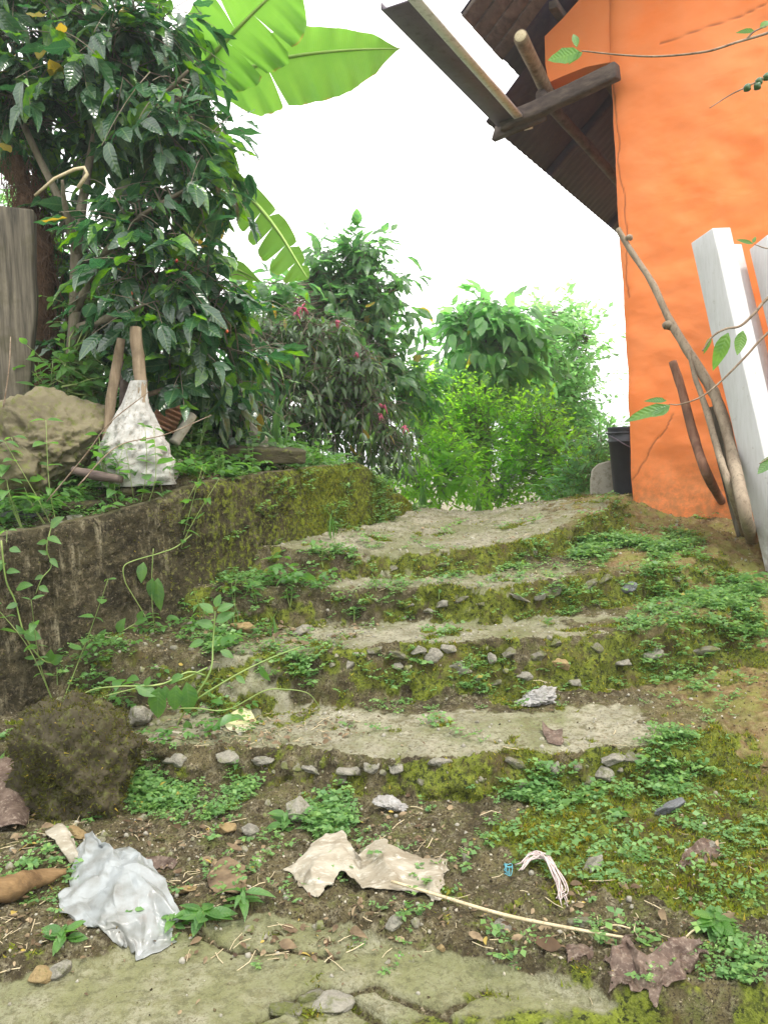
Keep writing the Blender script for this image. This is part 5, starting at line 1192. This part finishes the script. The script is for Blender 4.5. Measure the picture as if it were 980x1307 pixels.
SD = [(255, 800, .16, 2, .045, 'light green weed standing at the wall foot above the pinkish flat stone'), (330, 775, .15, 3, .045, 'bushy weed at the wall foot right of the pinkish flat stone'), (300, 770, .12, 2, .04, 'weed with paired leaves against the mossy part of the wall'),
      (370, 770, .09, 3, .035, 'low leafy weed on the upper left step beside pale stones'), (430, 715, .10, 2, .035, 'weed below the square end of the wall'), (452, 790, .06, 2, .03, 'small seedling on the third tread at its left end'),
      (412, 720, .08, 2, .035, 'weed squeezed between wall foot and top riser'), (350, 830, .05, 3, .03, 'sprout beside the drooping weed on the second riser'), (145, 1105, .04, 2, .04, 'small two leaved sprout behind the plastic sheet'),
      (85, 1200, .03, 2, .045, 'bright round leaved sprout left of the plastic sheet'), (262, 1180, .045, 2, .06, 'sprout with long leaves right of the plastic sheet'), (310, 1160, .05, 2, .075, 'broad leaved sprout beside the olive brown leaf'),
      (10, 985, .06, 2, .04, 'tiny round leaved sprout left of the moss covered rock'), (912, 1190, .04, 4, .05, 'bright leafy sprout in the moss near the right edge'), (810, 790, .05, 2, .03, 'sprout under the folded brown leaf'),
      (905, 800, .06, 3, .035, 'weed among ground cover at the right end of the third riser'), (700, 800, .04, 2, .025, 'sprout on the third riser below the blue grey stone'), (560, 760, .05, 2, .028, 'sprout on the third tread near the middle'),
      (225, 1185, .04, 2, .035, 'small sprout at the right corner of the plastic sheet'), (365, 1060, .05, 2, .05, 'upright yellow green blade beside the bluish white stone'), (165, 1015, .05, 3, .03, 'weed at the right side of the moss covered rock'),
      (300, 985, .04, 2, .03, 'low weed in front of the lowest riser at left'), (790, 1045, .03, 2, .03, 'small sprout in the upper moss slope'), (480, 750, .06, 3, .03, 'weed on the third tread under the wall end')]
for x, y, h, ns, ls, lab in SD: seedling(lab, x, y, h, ns, ls, random.choice(['oval', 'lance', 'oval']))
# weeds on the bank, at places behind the wall top
BW = [(30, 640, 3.2, .22, 2, .06, 'weed rising in front of the smaller rock at the left edge'), (75, 640, 3.25, .30, 2, .065, 'tall weed with pale leaves in front of the boulder'), (118, 640, 3.3, .28, 3, .07, 'leafy weed below the boulder right side'),
      (165, 620, 3.45, .22, 3, .06, 'bright weed hiding the foot of the white sack'), (205, 620, 3.5, .20, 3, .055, 'bushy weed under the right side of the white sack'), (190, 632, 3.4, .20, 2, .05, 'weed on the wall top below the white sack'),
      (285, 596, 3.9, .10, 3, .04, 'low weed right of the yellowish plastic bag'), (320, 590, 4.1, .12, 2, .045, 'weed growing between plastic bag and long slab'), (360, 585, 4.4, .10, 3, .04, 'weed on the wall top beside the long mossy slab'),
      (405, 582, 4.6, .10, 3, .045, 'weed at the far part of the wall top'), (440, 582, 4.75, .10, 2, .04, 'weed at the square end of the wall top'), (250, 540, 4.0, .12, 2, .05, 'sprig above the grey pipe piece'), (60, 560, 3.9, .34, 2, .10, 'large leaved weed behind the boulder'),
      (105, 520, 3.9, .26, 3, .12, 'broad pale leaved weed behind the boulder near the stakes'), (128, 500, 4.1, .3, 2, .11, 'broad leaved weed left of the stakes'), (30, 480, 4.0, .3, 2, .09, 'weed beside the grey post'), (150, 610, 3.5, .16, 3, .06, 'weed behind the rotten brown branch'),
      (235, 610, 3.6, .12, 3, .05, 'weed in front of the yellowish plastic bag'), (12, 620, 3.05, .18, 3, .05, 'weed cut by the left edge on the wall top'), (60, 700, 3.0, .10, 3, .045, 'weed hanging over the wall top at left')]
for x, y, Y, h, ns, ls, lab in BW:
    p = P(x, y, Y); h = max(.10, min(.6, p[2] + h - onz(p[0], p[1]))); p[2] = onz(p[0], p[1]); seedling(lab, x, y, h, ns + 1, ls * 1.25, random.choice(['oval', 'oval', 'coffee']), 5, base=p)
# drooping weed with long pale stems, lying out over the second step
def pxs(pts): return [P(x, y, Y) for x, y, Y in pts]
def lf(x, y, Y, dx, dy, s, kind='oval', dd=0.0):
    p = P(x, y, Y); q = P(x + dx, y + dy, Y + dd); L = np.linalg.norm(q - p); n = CAM - p; n /= np.linalg.norm(n)
    return (p, q - p, n + np.array([0, 0, .6]) + RNG.normal(size=3) * .25, L * s, kind)
plant('drooping_weed', 'sprawling weed with long pale stems and large drooping leaves above the second step', 'weed', G(222, 935),
      [(catmull(pxs(l), 6), r) for l, r in (([(222, 935, 2.9), (238, 905, 2.88), (258, 888, 2.85), (306, 859, 2.88), (350, 838, 2.95), (383, 826, 3.0)], [.004, .0025]), ([(238, 905, 2.88), (268, 858, 2.9), (272, 820, 2.95), (275, 780, 2.97)], [.004, .003]),
       ([(262, 862, 2.9), (240, 858, 2.86), (204, 874, 2.82), (153, 876, 2.8), (120, 880, 2.8), (97, 892, 2.8)], [.0042, .0025]), ([(265, 852, 2.9), (230, 868, 2.85), (199, 874, 2.82), (163, 881, 2.8), (115, 894, 2.78)], [.0038, .002]),
       ([(214, 905, 2.85), (250, 904, 2.8), (290, 906, 2.8), (337, 882, 2.8), (365, 880, 2.8), (393, 885, 2.82), (408, 902, 2.85)], [.003, .0015]))],
      [lf(172, 876, 2.8, 28, 10, 1.1), lf(204, 874, 2.8, -6, 42, 1.15), lf(212, 874, 2.8, -2, 20, 1), lf(236, 862, 2.82, -22, 6, 1.2), lf(238, 868, 2.82, 6, 42, 1.2), lf(226, 872, 2.8, -4, 36, 1.1), lf(238, 918, 2.85, 4, 20, 1.1),
       lf(300, 862, 2.88, 14, 10, 1), lf(330, 848, 2.9, 12, 22, 1.2, 'lance'), lf(274, 800, 2.95, -22, -8, 1.1), lf(274, 795, 2.95, 22, -14, 1.1), lf(274, 782, 2.95, -18, -12, 1.1), lf(276, 780, 2.95, 20, -10, 1.1), lf(275, 776, 2.95, 6, -18, 1),
       lf(260, 880, 2.86, 16, 8, .9), lf(185, 876, 2.8, 8, -14, .9), lf(262, 818, 2.95, -20, 6, 1.1), lf(280, 830, 2.95, 20, 8, 1)])
def wallP(px, py, off=.03):
    """nearest wall point behind a pixel: march the ray to the wall face"""
    d = ray(px, py); d = d / d[1]; Y = np.arange(1.5, 6.0, .01); q = CAM + d * Y[:, None]; s, _ = wall_sd(q[:, 0], q[:, 1]); k = np.nonzero(s > -off)[0][0]; return q[k]
def wl(x, y, dx, dy, s, kind='oval'):
    p = wallP(x, y, .05); Y = p[1]; return lf(x, y, Y, dx, dy, s, kind, -.03)
plant('trailing_weed', 'weed arching down the dark wall with one long hanging leaf', 'weed', wallP(245, 690), [(catmull([wallP(*p, .04) for p in ((245, 682), (225, 698), (204, 706), (170, 716), (158, 724), (160, 742), (168, 757), (182, 780), (190, 796))], 5), [.003, .0018]), (catmull([wallP(*p, .04) for p in ((196, 700), (194, 740), (196, 790), (205, 840))], 5), [.002, .0012])],
      [wl(202, 735, -2, 42, 1.1, 'coffee'), wl(196, 736, -8, 30, 1), wl(184, 716, -6, 28, 1), wl(206, 800, 10, 30, 1.1), wl(200, 808, -12, 22, 1), wl(212, 790, 14, -6, .8), wl(190, 812, -8, -14, .8)])
plant('trailing_vine', 'bright vine looping down the wall from the left edge and curving up again', 'vine', wallP(4, 690), [(catmull([wallP(*p, .05) for p in ((2, 690), (8, 740), (20, 768), (31, 808), (50, 838), (66, 846), (86, 842), (107, 836), (130, 824), (153, 808), (176, 794))], 5), [.0035, .002])],
      [wl(20, 752, 16, -8, 1.1), wl(24, 770, -16, 6, 1), wl(30, 806, 20, 8, 1.1), wl(32, 810, -10, -10, 1), wl(58, 844, -14, 4, 1), wl(64, 846, 14, -8, 1.1), wl(62, 846, 4, -18, .9), wl(122, 828, -18, -16, 1.1), wl(126, 824, 4, -18, 1.1), wl(120, 832, 14, 8, 1), wl(150, 808, 6, -16, 1.1),
       wl(160, 804, -10, -8, 1), wl(172, 796, 14, -6, 1.1), wl(176, 794, 6, -14, 1), wl(8, 730, 14, -4, .9), wl(6, 715, -12, 6, .9), wl(12, 700, 14, 2, .9)])
plant('trailing_vine', 'thin vine dangling over the wall near the left edge below rubble', 'vine', wallP(62, 680), [(catmull([wallP(*p, .05) for p in ((66, 672), (60, 700), (66, 722), (54, 738), (46, 758))], 5), [.0025, .0015])],
      [wl(64, 674, 12, -14, 1.1), wl(60, 686, 16, 2, 1), wl(62, 690, -14, 4, 1), wl(64, 712, 10, 10, .9), wl(62, 708, -12, -6, .9), wl(56, 734, -12, 6, .9), wl(50, 748, 12, 6, .9)])
# slender creeper stems standing among the bank weeds
for pts, lab in (([(5, 520, 3.1), (12, 470, 3.1), (14, 430, 3.15)], 'thin purple stem rising at the far left'), ([(60, 640, 3.2), (110, 580, 3.2), (140, 540, 3.2), (190, 500, 3.25)], 'long arching dry stem crossing in front of the boulder'),
                 ([(100, 620, 3.2), (150, 570, 3.3), (210, 555, 3.4), (270, 530, 3.5)], 'thin arching stem passing in front of the sack')):
    ptube(pts, [.003, .002], 'twig', 'dry_stalk', lab, 'stalk', 5, .05)
# foreground twigs reaching in from a shrub outside on the right
def fg(label, lines, leaves, berries=(), r=.004):
    b = P(*lines[0][0]); root = plant('leafy_twig', label, 'twig', b, [(catmull([P(*p) for p in l], 8), [r * (1 if i == 0 else .7), r * .4]) for i, l in enumerate(lines)], leaves, 'weed', 'twigs reaching in from the right', 'twig')
    for x, y, Y in berries:
        c = P(x, y, Y) - b; V, F = rockVF(1, 2, .05, .01); ob('berry', mesh_np('berry', V * .0085 + c, F, K['greenberry']), root)
def fl(x, y, Y, dx, dy, s=1.0, kind='coffee'):
    p = P(x, y, Y); q = P(x + dx, y + dy, Y); L = np.linalg.norm(q - p); n = CAM - p; n /= np.linalg.norm(n)
    return (p, q - p, n + np.array([.1, 0, .35]), L * s, kind)
fg('bare thin twig across the top of the orange wall, three leaves at its tip', [[(1040, 20, 1.9), (980, 42, 1.9), (940, 54, 1.9), (900, 66, 1.9), (840, 72, 1.9), (790, 70, 1.9), (742, 65, 1.9)], [(952, 50, 1.9), (962, 40, 1.9), (978, 33, 1.9)]],
   [fl(742, 65, 1.9, -44, 14), fl(736, 62, 1.9, -4, -26, 1), fl(744, 66, 1.9, -18, 12), fl(968, 38, 1.9, 16, -16), fl(964, 40, 1.9, -28, -4, .8, 'lance')])
fg('short thin twig with green berries near the top right corner', [[(1040, 70, 1.8), (985, 95, 1.8), (950, 112, 1.8), (930, 122, 1.8), (905, 138, 1.8)]], [fl(1000, 88, 1.8, 30, 20)], [(953, 112, 1.8), (968, 104, 1.8), (978, 98, 1.8), (966, 110, 1.8)], .0028)
fg('twig with two broad leaves hanging in front of the white posts', [[(1060, 330, 1.7), (985, 376, 1.7), (962, 400, 1.7), (944, 416, 1.7), (925, 420, 1.7), (908, 430, 1.7), (896, 448, 1.7)]],
   [fl(930, 422, 1.7, -20, 46, 1.05), fl(948, 420, 1.7, -8, 34, 1.0), fl(908, 428, 1.7, -12, 26, .9, 'lance'), fl(985, 372, 1.7, 30, -30)])
fg('long curved twig ending in three pointed leaves over the orange wall', [[(1060, 370, 1.65), (985, 420, 1.65), (950, 456, 1.65), (920, 486, 1.65), (895, 506, 1.65), (868, 516, 1.65), (853, 516, 1.65)]],
   [fl(858, 516, 1.65, -62, 18, 1.0, 'lance'), fl(852, 512, 1.65, -28, -4, 1, 'lance'), fl(856, 517, 1.65, -26, 16, 1)], (), .003)
fg('small sprig at the right edge in front of the last white post', [[(1050, 320, 1.75), (985, 318, 1.75), (962, 312, 1.75)], [(1050, 560, 1.7), (990, 580, 1.7), (968, 592, 1.7)]], [fl(962, 312, 1.75, -22, -8, 1, 'lance'), fl(960, 311, 1.75, 4, -10), fl(990, 580, 1.7, -24, 26, 1), fl(985, 584, 1.7, 6, 22)], (), .0025)
# grass blades
def grassclump(label, px, py, n, h, Y=None):
    g = G(px, py) if Y is None else P(px, py, Y)
    if Y is not None: g[2] = onz(g[0], g[1])
    lv = []
    for k in range(n):
        a = random.uniform(0, 6.28); lv.append((g + np.array([math.cos(a), math.sin(a), 0]) * .01, np.array([math.cos(a) * .5, math.sin(a) * .5, 1]), np.array([math.cos(a), math.sin(a), .3]), h * random.uniform(.6, 1.1), 'blade'))
    plant('grass_tuft', label, 'grass', g, [(np.array([g - [0, 0, .01], g + [0, 0, .01]]), [.002])], lv, 'weed', 'grass tufts')
grassclump('grass tuft at the corner below the wall end', 425, 690, 9, .16); grassclump('grass tuft on the second riser left part', 350, 815, 8, .10); grassclump('yellowish grass tuft beside the silver scrap of leaf', 300, 800, 7, .10)
grassclump('tall grass tuft where the wall slopes down to the landing', 540, 655, 10, .3, 6.6); grassclump('grass tuft left of the weeds behind the bank shrub', 355, 540, 12, .35, 5.0); grassclump('grass tuft left of the concrete block', 700, 650, 12, .35, 6.9); grassclump('grass blades behind the middle of the landing crest', 610, 655, 14, .35, 7.0)

# ------------------------------------------------------------------ stuff: cover plants, moss, litter, twigs, gravel
NW = 400000
wx = RNG.uniform(-1.9, 2.4, NW); wy = 1.55 + (RNG.random(NW) ** 1.6) * 5.2
wz, c_, m_, rd_, ri_, sl_, on_ = terrain(wx, wy, True, True)
WPT = np.stack([wx, wy + yshift(wx, wy, wz, ri_, on_), wz], -1); pxx, pyy, dzz = PIX(WPT)
def ell(L):
    D = np.zeros(NW)
    for x, y, rx, ry, wgt in L: D = np.maximum(D, wgt * np.clip(1.3 - ((pxx - x) / rx) ** 2 - ((pyy - y) / ry) ** 2, 0, 1))
    return D
patch = fbm(wx, wy, f=4.5, o=3, s=101); patch2 = fbm(wx, wy, f=13, o=2, s=102)
cov = ell([(560, 724, 110, 14, .6), (760, 705, 110, 20, .9), (820, 692, 70, 16, 1), (600, 778, 130, 16, .6), (860, 745, 90, 20, .6), (720, 765, 70, 20, .8), (440, 778, 80, 18, .5), (620, 862, 110, 24, .9), (850, 830, 110, 40, .5), (930, 812, 60, 34, .5),
           (740, 848, 70, 28, .7), (500, 855, 90, 24, .4), (402, 852, 34, 20, 4), (680, 1014, 80, 12, .8), (850, 975, 42, 40, 1.6), (745, 1000, 90, 30, .8), (235, 1010, 80, 44, .9), (200, 975, 60, 26, .8), (420, 1045, 30, 30, 1.2), (930, 1100, 60, 60, .12),
           (950, 1230, 50, 60, .30), (900, 760, 90, 34, .5), (450, 705, 44, 14, .9), (340, 770, 60, 30, .6), (250, 880, 110, 60, .5), (150, 860, 80, 40, .5), (300, 820, 60, 40, .5), (60, 1120, 60, 40, .2), (790, 1060, 160, 60, .03), (600, 1200, 300, 60, .05), (600, 1150, 500, 120, .025), (600, 900, 420, 60, .02), (350, 800, 120, 100, .15), (500, 740, 260, 60, .10)])
patch3 = fbm(wx, wy, wz, f=30, o=2, s=103)
cov = cov * sm(patch + .6 * patch2 + .5 * patch3, -.35, .55) * (1 - .8 * (c_ > .45)) + .03 * (m_ > .6) + .25 * on_ * sm(patch, -.2, .4) * (pyy < 700)
area = (wy ** 0.0) * (wy - 1.55) ** .375 + .2             # undo the sampling density roughly
prob = cov * area; prob /= prob.sum()
def pick(prob, n): return RNG.choice(NW, size=n, replace=True, p=prob / prob.sum())
def cover(P0, big=1.0, nf=5, nl=6, wd_=1.0, T=None):
    ids = P0
    n_ = len(ids); az = RNG.uniform(0, 6.28, (n_, nf)); L = RNG.uniform(.010, .034, (n_, nf)) * RNG.choice([.7, .9, 1.0, 1.5], (n_, 1)) * big * (0.8 + .4 * (P0[:, 1:2] / 3)); lift = RNG.uniform(.35, 1.1, (n_, nf))
    hdir = np.stack([np.cos(az), np.sin(az), 0 * az], -1)
    pos, dr, up, sz = [], [], [], []
    for j in range(nl):
        f = (j // 2 + 1) / (nl / 2); sg = 1 if j % 2 else -1
        p = P0[:, None] + hdir * (L * f)[..., None] + np.array([0, 0, 1]) * (L * lift * (f - .45 * f * f) * 1.6)[..., None]
        sd_ = np.stack([-np.sin(az), np.cos(az), 0 * az], -1) * sg
        d = sd_ + hdir * .6 + RNG.normal(size=p.shape) * .25; pos.append(p.reshape(-1, 3)); dr.append(d.reshape(-1, 3)); up.append((np.array([0, 0, 1.]) + RNG.normal(size=p.shape) * .35).reshape(-1, 3)); sz.append((L * wd_ * RNG.uniform(.28, .5, L.shape)).ravel())
    pos, dr, up, sz = map(np.concatenate, (pos, dr, up, sz)); T = T or [(np.array([(0, 0, 0), (.45, -.36, .06), (1, 0, -.05), (.45, .36, .06)]), np.array([(0, 1, 2, 3)]))]
    V, F = scatter(T, pos, basis(dr, up), sz, np.zeros(len(pos), int)); return V, F
V, F = cover(WPT[pick(prob, 7000)]); tag(ob('ground_cover', mesh_np('ground_cover', V, F, K['cover'], smooth=False)), 'tiny leaved green cover plants in patches over risers and step edges', 'ground cover', kind='stuff')
BLT = [(np.array([(0, -.10, 0), (0, .10, 0), (.6, .07, .05), (1, 0, .15), (.6, -.07, .05)]), np.array([(0, 1, 2, 4), (2, 3, 4, 4)]))]
BLT = [(np.array([(0, -.16, 0), (0, .16, 0), (1, 0.02, .15)]), np.array([(0, 1, 2)]))]
def blades(pts, n, s0, s1, m, name, label, cat, nrm=None, spread=.8):
    k = RNG.integers(0, len(pts), n) if nrm is not None else None
    p = pts[k] if k is not None else pts; N_ = nrm[k] if nrm is not None else np.array([0, 0, 1.])
    d = N_ + RNG.normal(size=p.shape) * spread; V, F = scatter(BLT, p, basis(d, RNG.normal(size=p.shape)), RNG.uniform(s0, s1, len(p)), np.zeros(len(p), int))
    return tag(ob(name, mesh_np(name, V, F, K[m], smooth=False)), label, cat, kind='stuff')
mp = (m_ > .35) * m_ * (1 - .8 * on_) * area * (pyy < 1330) * (pyy > 600); mp = mp * sm(patch3 + .5 * patch2, -.6, .5); ids = pick(mp + 1e-12, 120000)
blades(WPT[ids] + RNG.normal(size=(len(ids), 3)) * [.004, .004, .0], len(ids), .005, .017, 'mossb', 'moss', 'short dense moss over the risers and the low slope', 'moss')
# moss on the wall and on the rock
def ninterp(Vg, n, wgt):
    a = (wgt[:-1, :-1]).ravel(); a = np.clip(a, 1e-9, None); k = RNG.choice(a.size, size=n, p=a / a.sum()); i, j = np.divmod(k, wgt.shape[1] - 1); u, v = RNG.random((2, n, 1))
    A, B_, C_, D_ = Vg[i, j], Vg[i, j + 1], Vg[i + 1, j], Vg[i + 1, j + 1]; return A * (1 - u) * (1 - v) + B_ * u * (1 - v) + C_ * v * (1 - u) + D_ * u * v
al_, zz_ = np.broadcast_to(WCV[5], WV.shape[:2]), WV[..., 2]
wgt = sm(WG + .55 * fbm(al_, zz_ * .5, f=9, o=4, s=111) + .2 * fbm(al_, zz_, f=30, o=3, s=112), .52, .85) + .01
p = ninterp(WV, 42000, wgt); nd = np.array([.85, -.5, .2]); nd = nd / np.linalg.norm(nd)
blades(p, len(p), .004, .012, 'wallmoss', 'wall_moss', 'yellow green moss clinging to the far part of the wall', 'moss', nrm=np.tile(nd, (len(p), 1)), spread=.6)
rv = np.array([v.co[:] for v in mrock.data.vertices]); rn = np.array([v.normal[:] for v in mrock.data.vertices]); jj = RNG.integers(0, len(rv), 15000)
blades(rv[jj] + np.array(mrock.location) + RNG.normal(size=(15000, 3)) * .004, 15000, .004, .010, 'mossb', 'rock_moss', 'moss coat over the rounded rock at the wall foot', 'moss', nrm=rn[jj], spread=.7) if False else None
def rockmoss():
    p = rv[jj] + RNG.normal(size=(15000, 3)) * .004; d = rn[jj] + RNG.normal(size=p.shape) * .7
    V, F = scatter(BLT, p, basis(d, RNG.normal(size=p.shape)), RNG.uniform(.005, .017, len(p)), np.zeros(len(p), int))
    tag(ob('moss_coat', mesh_np('moss_coat', V, F, K['rockmoss'], smooth=False), mrock), kind='stuff')
rockmoss()
# litter
lit = ell([(180, 860, 120, 50, 1), (300, 850, 70, 40, 1), (370, 800, 110, 30, 1), (300, 940, 120, 30, .9), (150, 1080, 170, 45, 1), (440, 1190, 260, 45, .8), (250, 1130, 120, 40, 1), (500, 770, 90, 20, .4), (60, 670, 110, 40, .8), (800, 1180, 180, 60, .5), (880, 1090, 100, 30, .5), (400, 930, 60, 20, .8), (500, 1060, 140, 40, .5), (50, 1190, 80, 60, .8), (700, 740, 200, 20, .1)]) + .03 + .5 * on_
lp = lit * area * sm(patch2, -.6, .4); ids = pick(lp, 6500)
pp = WPT[ids] + RNG.random((len(ids), 1)) * [0, 0, .012] + [0, 0, .003]; a = RNG.uniform(0, 6.28, len(ids)); d = np.stack([np.cos(a), np.sin(a), RNG.normal(size=len(ids)) * .25], -1)
V, F = scatter(LT['oval'], pp, basis(d, np.array([0, 0, 1.]) + RNG.normal(size=d.shape) * .45), RNG.uniform(.005, .026, len(ids)) * RNG.choice([.6, 1, 1.3], len(ids)), RNG.integers(0, 3, len(ids)))
tag(ob('leaf_litter', mesh_np('leaf_litter', V, F, K['litter'])), 'small brown leaf litter flakes over soil and steps', 'leaf litter', kind='stuff')
mb = MB()
for i in pick(lp, 1100):
    a = random.uniform(0, 6.28); L = random.uniform(.015, .07); z = random.uniform(.003, .012); c = WPT[i] + [0, 0, z]; d = np.array([math.cos(a), math.sin(a), random.uniform(-.1, .25)]) * L / 2
    mb.tube(np.array([c - d, c + RNG.normal(size=3) * L * .07, c + d]), random.uniform(.0006, .0016), 4, cap=False)
tag(ob('dry_twigs', mb.mesh('dry_twigs', K['straw'])), 'thin dry straws and twigs scattered in the litter', 'dry twigs', kind='stuff')
ids = pick((.25 + lit + .4 * c_) * area * (1 - .6 * sl_) * (1 - .7 * (m_ > .6)), 3200); T = [rockVF(200 + k, 1, .5, .05) for k in range(5)]
q = RNG.normal(size=(len(ids), 3)); q[:, 2] *= .3; V, F = scatter(T, WPT[ids] + [0, 0, .001], basis(q, np.array([0, 0, 1.]) + RNG.normal(size=q.shape) * .3), .0018 + .0035 * RNG.random(len(ids)) ** 3 * 2.2, RNG.integers(0, 5, len(ids)))
tag(ob('gravel', mesh_np('gravel', V, F, K['stonec'])), 'small pebbles and grit strewn over the steps', 'gravel', kind='stuff')

def m_crumb(N):
    r = N.rnd(); col = N.mix(N.mr(r, .0, .75), (0.018, 0.014, 0.008), (0.115, 0.095, 0.052)); col = N.mix(N.mr(r, .74, .95), col, (0.40, 0.37, 0.29)); return N.bsdf(col, .95, .1)
K['crumb'] = mat('soil_crumb', m_crumb)
OCT = (np.array([(1, 0, 0), (-1, 0, 0), (0, .8, 0), (0, -.8, 0), (0, 0, .6), (0, 0, -.6)]), np.array([(0, 2, 4), (2, 1, 4), (1, 3, 4), (3, 0, 4), (2, 0, 5), (1, 2, 5), (3, 1, 5), (0, 3, 5)]))
ids = pick((1.0 * (c_ < .4) * (1 - .85 * sl_) + .5 * lit + .05) * (1 - .6 * (m_ > .7)) * area, 42000); q = RNG.normal(size=(len(ids), 3))
V, F = scatter([OCT], WPT[ids] + RNG.normal(size=(len(ids), 3)) * [.004, .004, .001], basis(q, RNG.normal(size=q.shape)), .0012 + .0060 * RNG.random(len(ids)) ** 3, np.zeros(len(ids), int))
tag(ob('soil_crumbs', mesh_np('soil_crumbs', V, F, K['crumb'], smooth=False)), 'crumbs of dark soil and grit lying loose over the steps', 'soil', kind='stuff')
# ferny cover on the far part of the wall
wg2 = sm(WCV[5], 1.9, 3.2)[None] * sm(fbm(al_, zz_, f=5, o=3, s=131), .0, .6) + 1e-6
V, F = cover(ninterp(WV, 500, wg2) + nd * .004); tag(ob('wall_ferns', mesh_np('wall_ferns', V, F, K['cover'], smooth=False)), 'small green ferny plants rooted on the mossy far part of the wall', 'wall plants', kind='stuff')

# larger leaved low weeds nobody could count: wall foot, left ends of the steps, the bank behind the wall
lw = (1 - .85 * (c_ > .45)) * ell([(340, 765, 60, 45, .6), (250, 830, 60, 60, .4), (425, 704, 34, 12, .5), (390, 745, 40, 20, .5), (150, 870, 80, 50, .8), (280, 840, 60, 40, .5), (470, 790, 50, 16, .25), (230, 940, 90, 50, .35), (120, 1000, 60, 60, .25), (130, 610, 200, 60, 1), (350, 580, 140, 30, .9), (60, 660, 90, 40, .4), (520, 732, 60, 10, .15), (900, 790, 80, 40, .15), (900, 1180, 40, 40, .10)]) * sm(patch2 + .4 * patch3, -.4, .4) * (1 + 1.0 * (on_ > .5)) + 1e-9
V, F = cover(WPT[pick(lw * area, 1150)], 2.3, 4, 6, 1.1, [LT['oval'][0]])
tag(ob('low_weeds', mesh_np('low_weeds', V, F, K['weed'], smooth=False)), 'low bright weeds at the wall foot, on the left ends of the steps and on the bank', 'weeds', kind='stuff')

# haze box added for glare: far trees fade a little towards the white sky
hv = bpy.data.meshes.new('haze'); hx0, hx1, hy0, hy1, hz0, hz1 = -420, 420, -420, 420, -60, 12
hv.from_pydata([(x, y, z) for z in (hz0, hz1) for x, y in ((hx0, hy0), (hx1, hy0), (hx1, hy1), (hx0, hy1))], [], [(0, 3, 2, 1), (4, 5, 6, 7), (0, 1, 5, 4), (1, 2, 6, 5), (2, 3, 7, 6), (3, 0, 4, 7)])
hm = bpy.data.materials.new('haze'); hm.use_nodes = True; hm.node_tree.nodes.clear(); ho = hm.node_tree.nodes.new('ShaderNodeOutputMaterial'); pv = hm.node_tree.nodes.new('ShaderNodeVolumePrincipled')
pv.inputs['Color'].default_value = (0.93, 0.96, 1, 1); pv.inputs['Density'].default_value = 0.0035; pv.inputs['Anisotropy'].default_value = 0.3
hm.node_tree.links.new(pv.outputs[0], ho.inputs['Volume']); hv.materials.append(hm); tag(ob('haze', hv), kind='stuff')

# bigger fallen leaves and chips of stone among the litter
dl = ell([(350, 800, 120, 40, 1), (250, 950, 130, 50, .8), (160, 1090, 190, 50, 1), (450, 1190, 280, 40, .5), (480, 775, 90, 20, .5), (60, 680, 110, 30, .8), (820, 1190, 180, 50, .5), (150, 870, 90, 50, .8), (880, 1090, 100, 30, .4)]) * area + .25 * on_ * (pxx < 480) * area + 1e-9
ids = pick(dl, 230); a = RNG.uniform(0, 6.28, len(ids)); d = np.stack([np.cos(a), np.sin(a), RNG.normal(size=len(ids)) * .3], -1)
V, F = scatter(LT['coffee'], WPT[ids] + RNG.random((len(ids), 1)) * [0, 0, .014] + [0, 0, .005], basis(d, np.array([0, 0, 1.]) + RNG.normal(size=d.shape) * .6), RNG.uniform(.025, .065, len(ids)), RNG.integers(0, 4, len(ids)))
tag(ob('fallen_leaves', mesh_np('fallen_leaves', V, F, K['litter'])), 'curled brown fallen leaves thick at the wall foot and round the plastic sheet', 'fallen leaves', kind='stuff')
ch_ = (ell([(350, 800, 120, 40, 1), (160, 880, 110, 70, 1), (60, 670, 100, 20, 1), (560, 845, 160, 20, .8), (560, 985, 260, 18, 1), (700, 750, 160, 16, .6), (300, 1080, 300, 60, .4), (500, 1200, 300, 30, .6), (560, 770, 160, 12, .5)]) + .02) * area
ids = pick(ch_, 620); T = [rockVF(300 + k, 2, .8, .06) for k in range(6)]; q = RNG.normal(size=(len(ids), 3)); q[:, 2] *= .3
V, F = scatter(T, WPT[ids] + [0, 0, .0], basis(q, np.array([0, 0, 1.]) + RNG.normal(size=q.shape) * .4), .005 + .011 * RNG.random(len(ids)) ** 2, RNG.integers(0, 6, len(ids)))
tag(ob('stone_chips', mesh_np('stone_chips', V, F, K['stone'])), 'stone chips bedded in the risers and in the soil at the wall foot', 'gravel', kind='stuff')
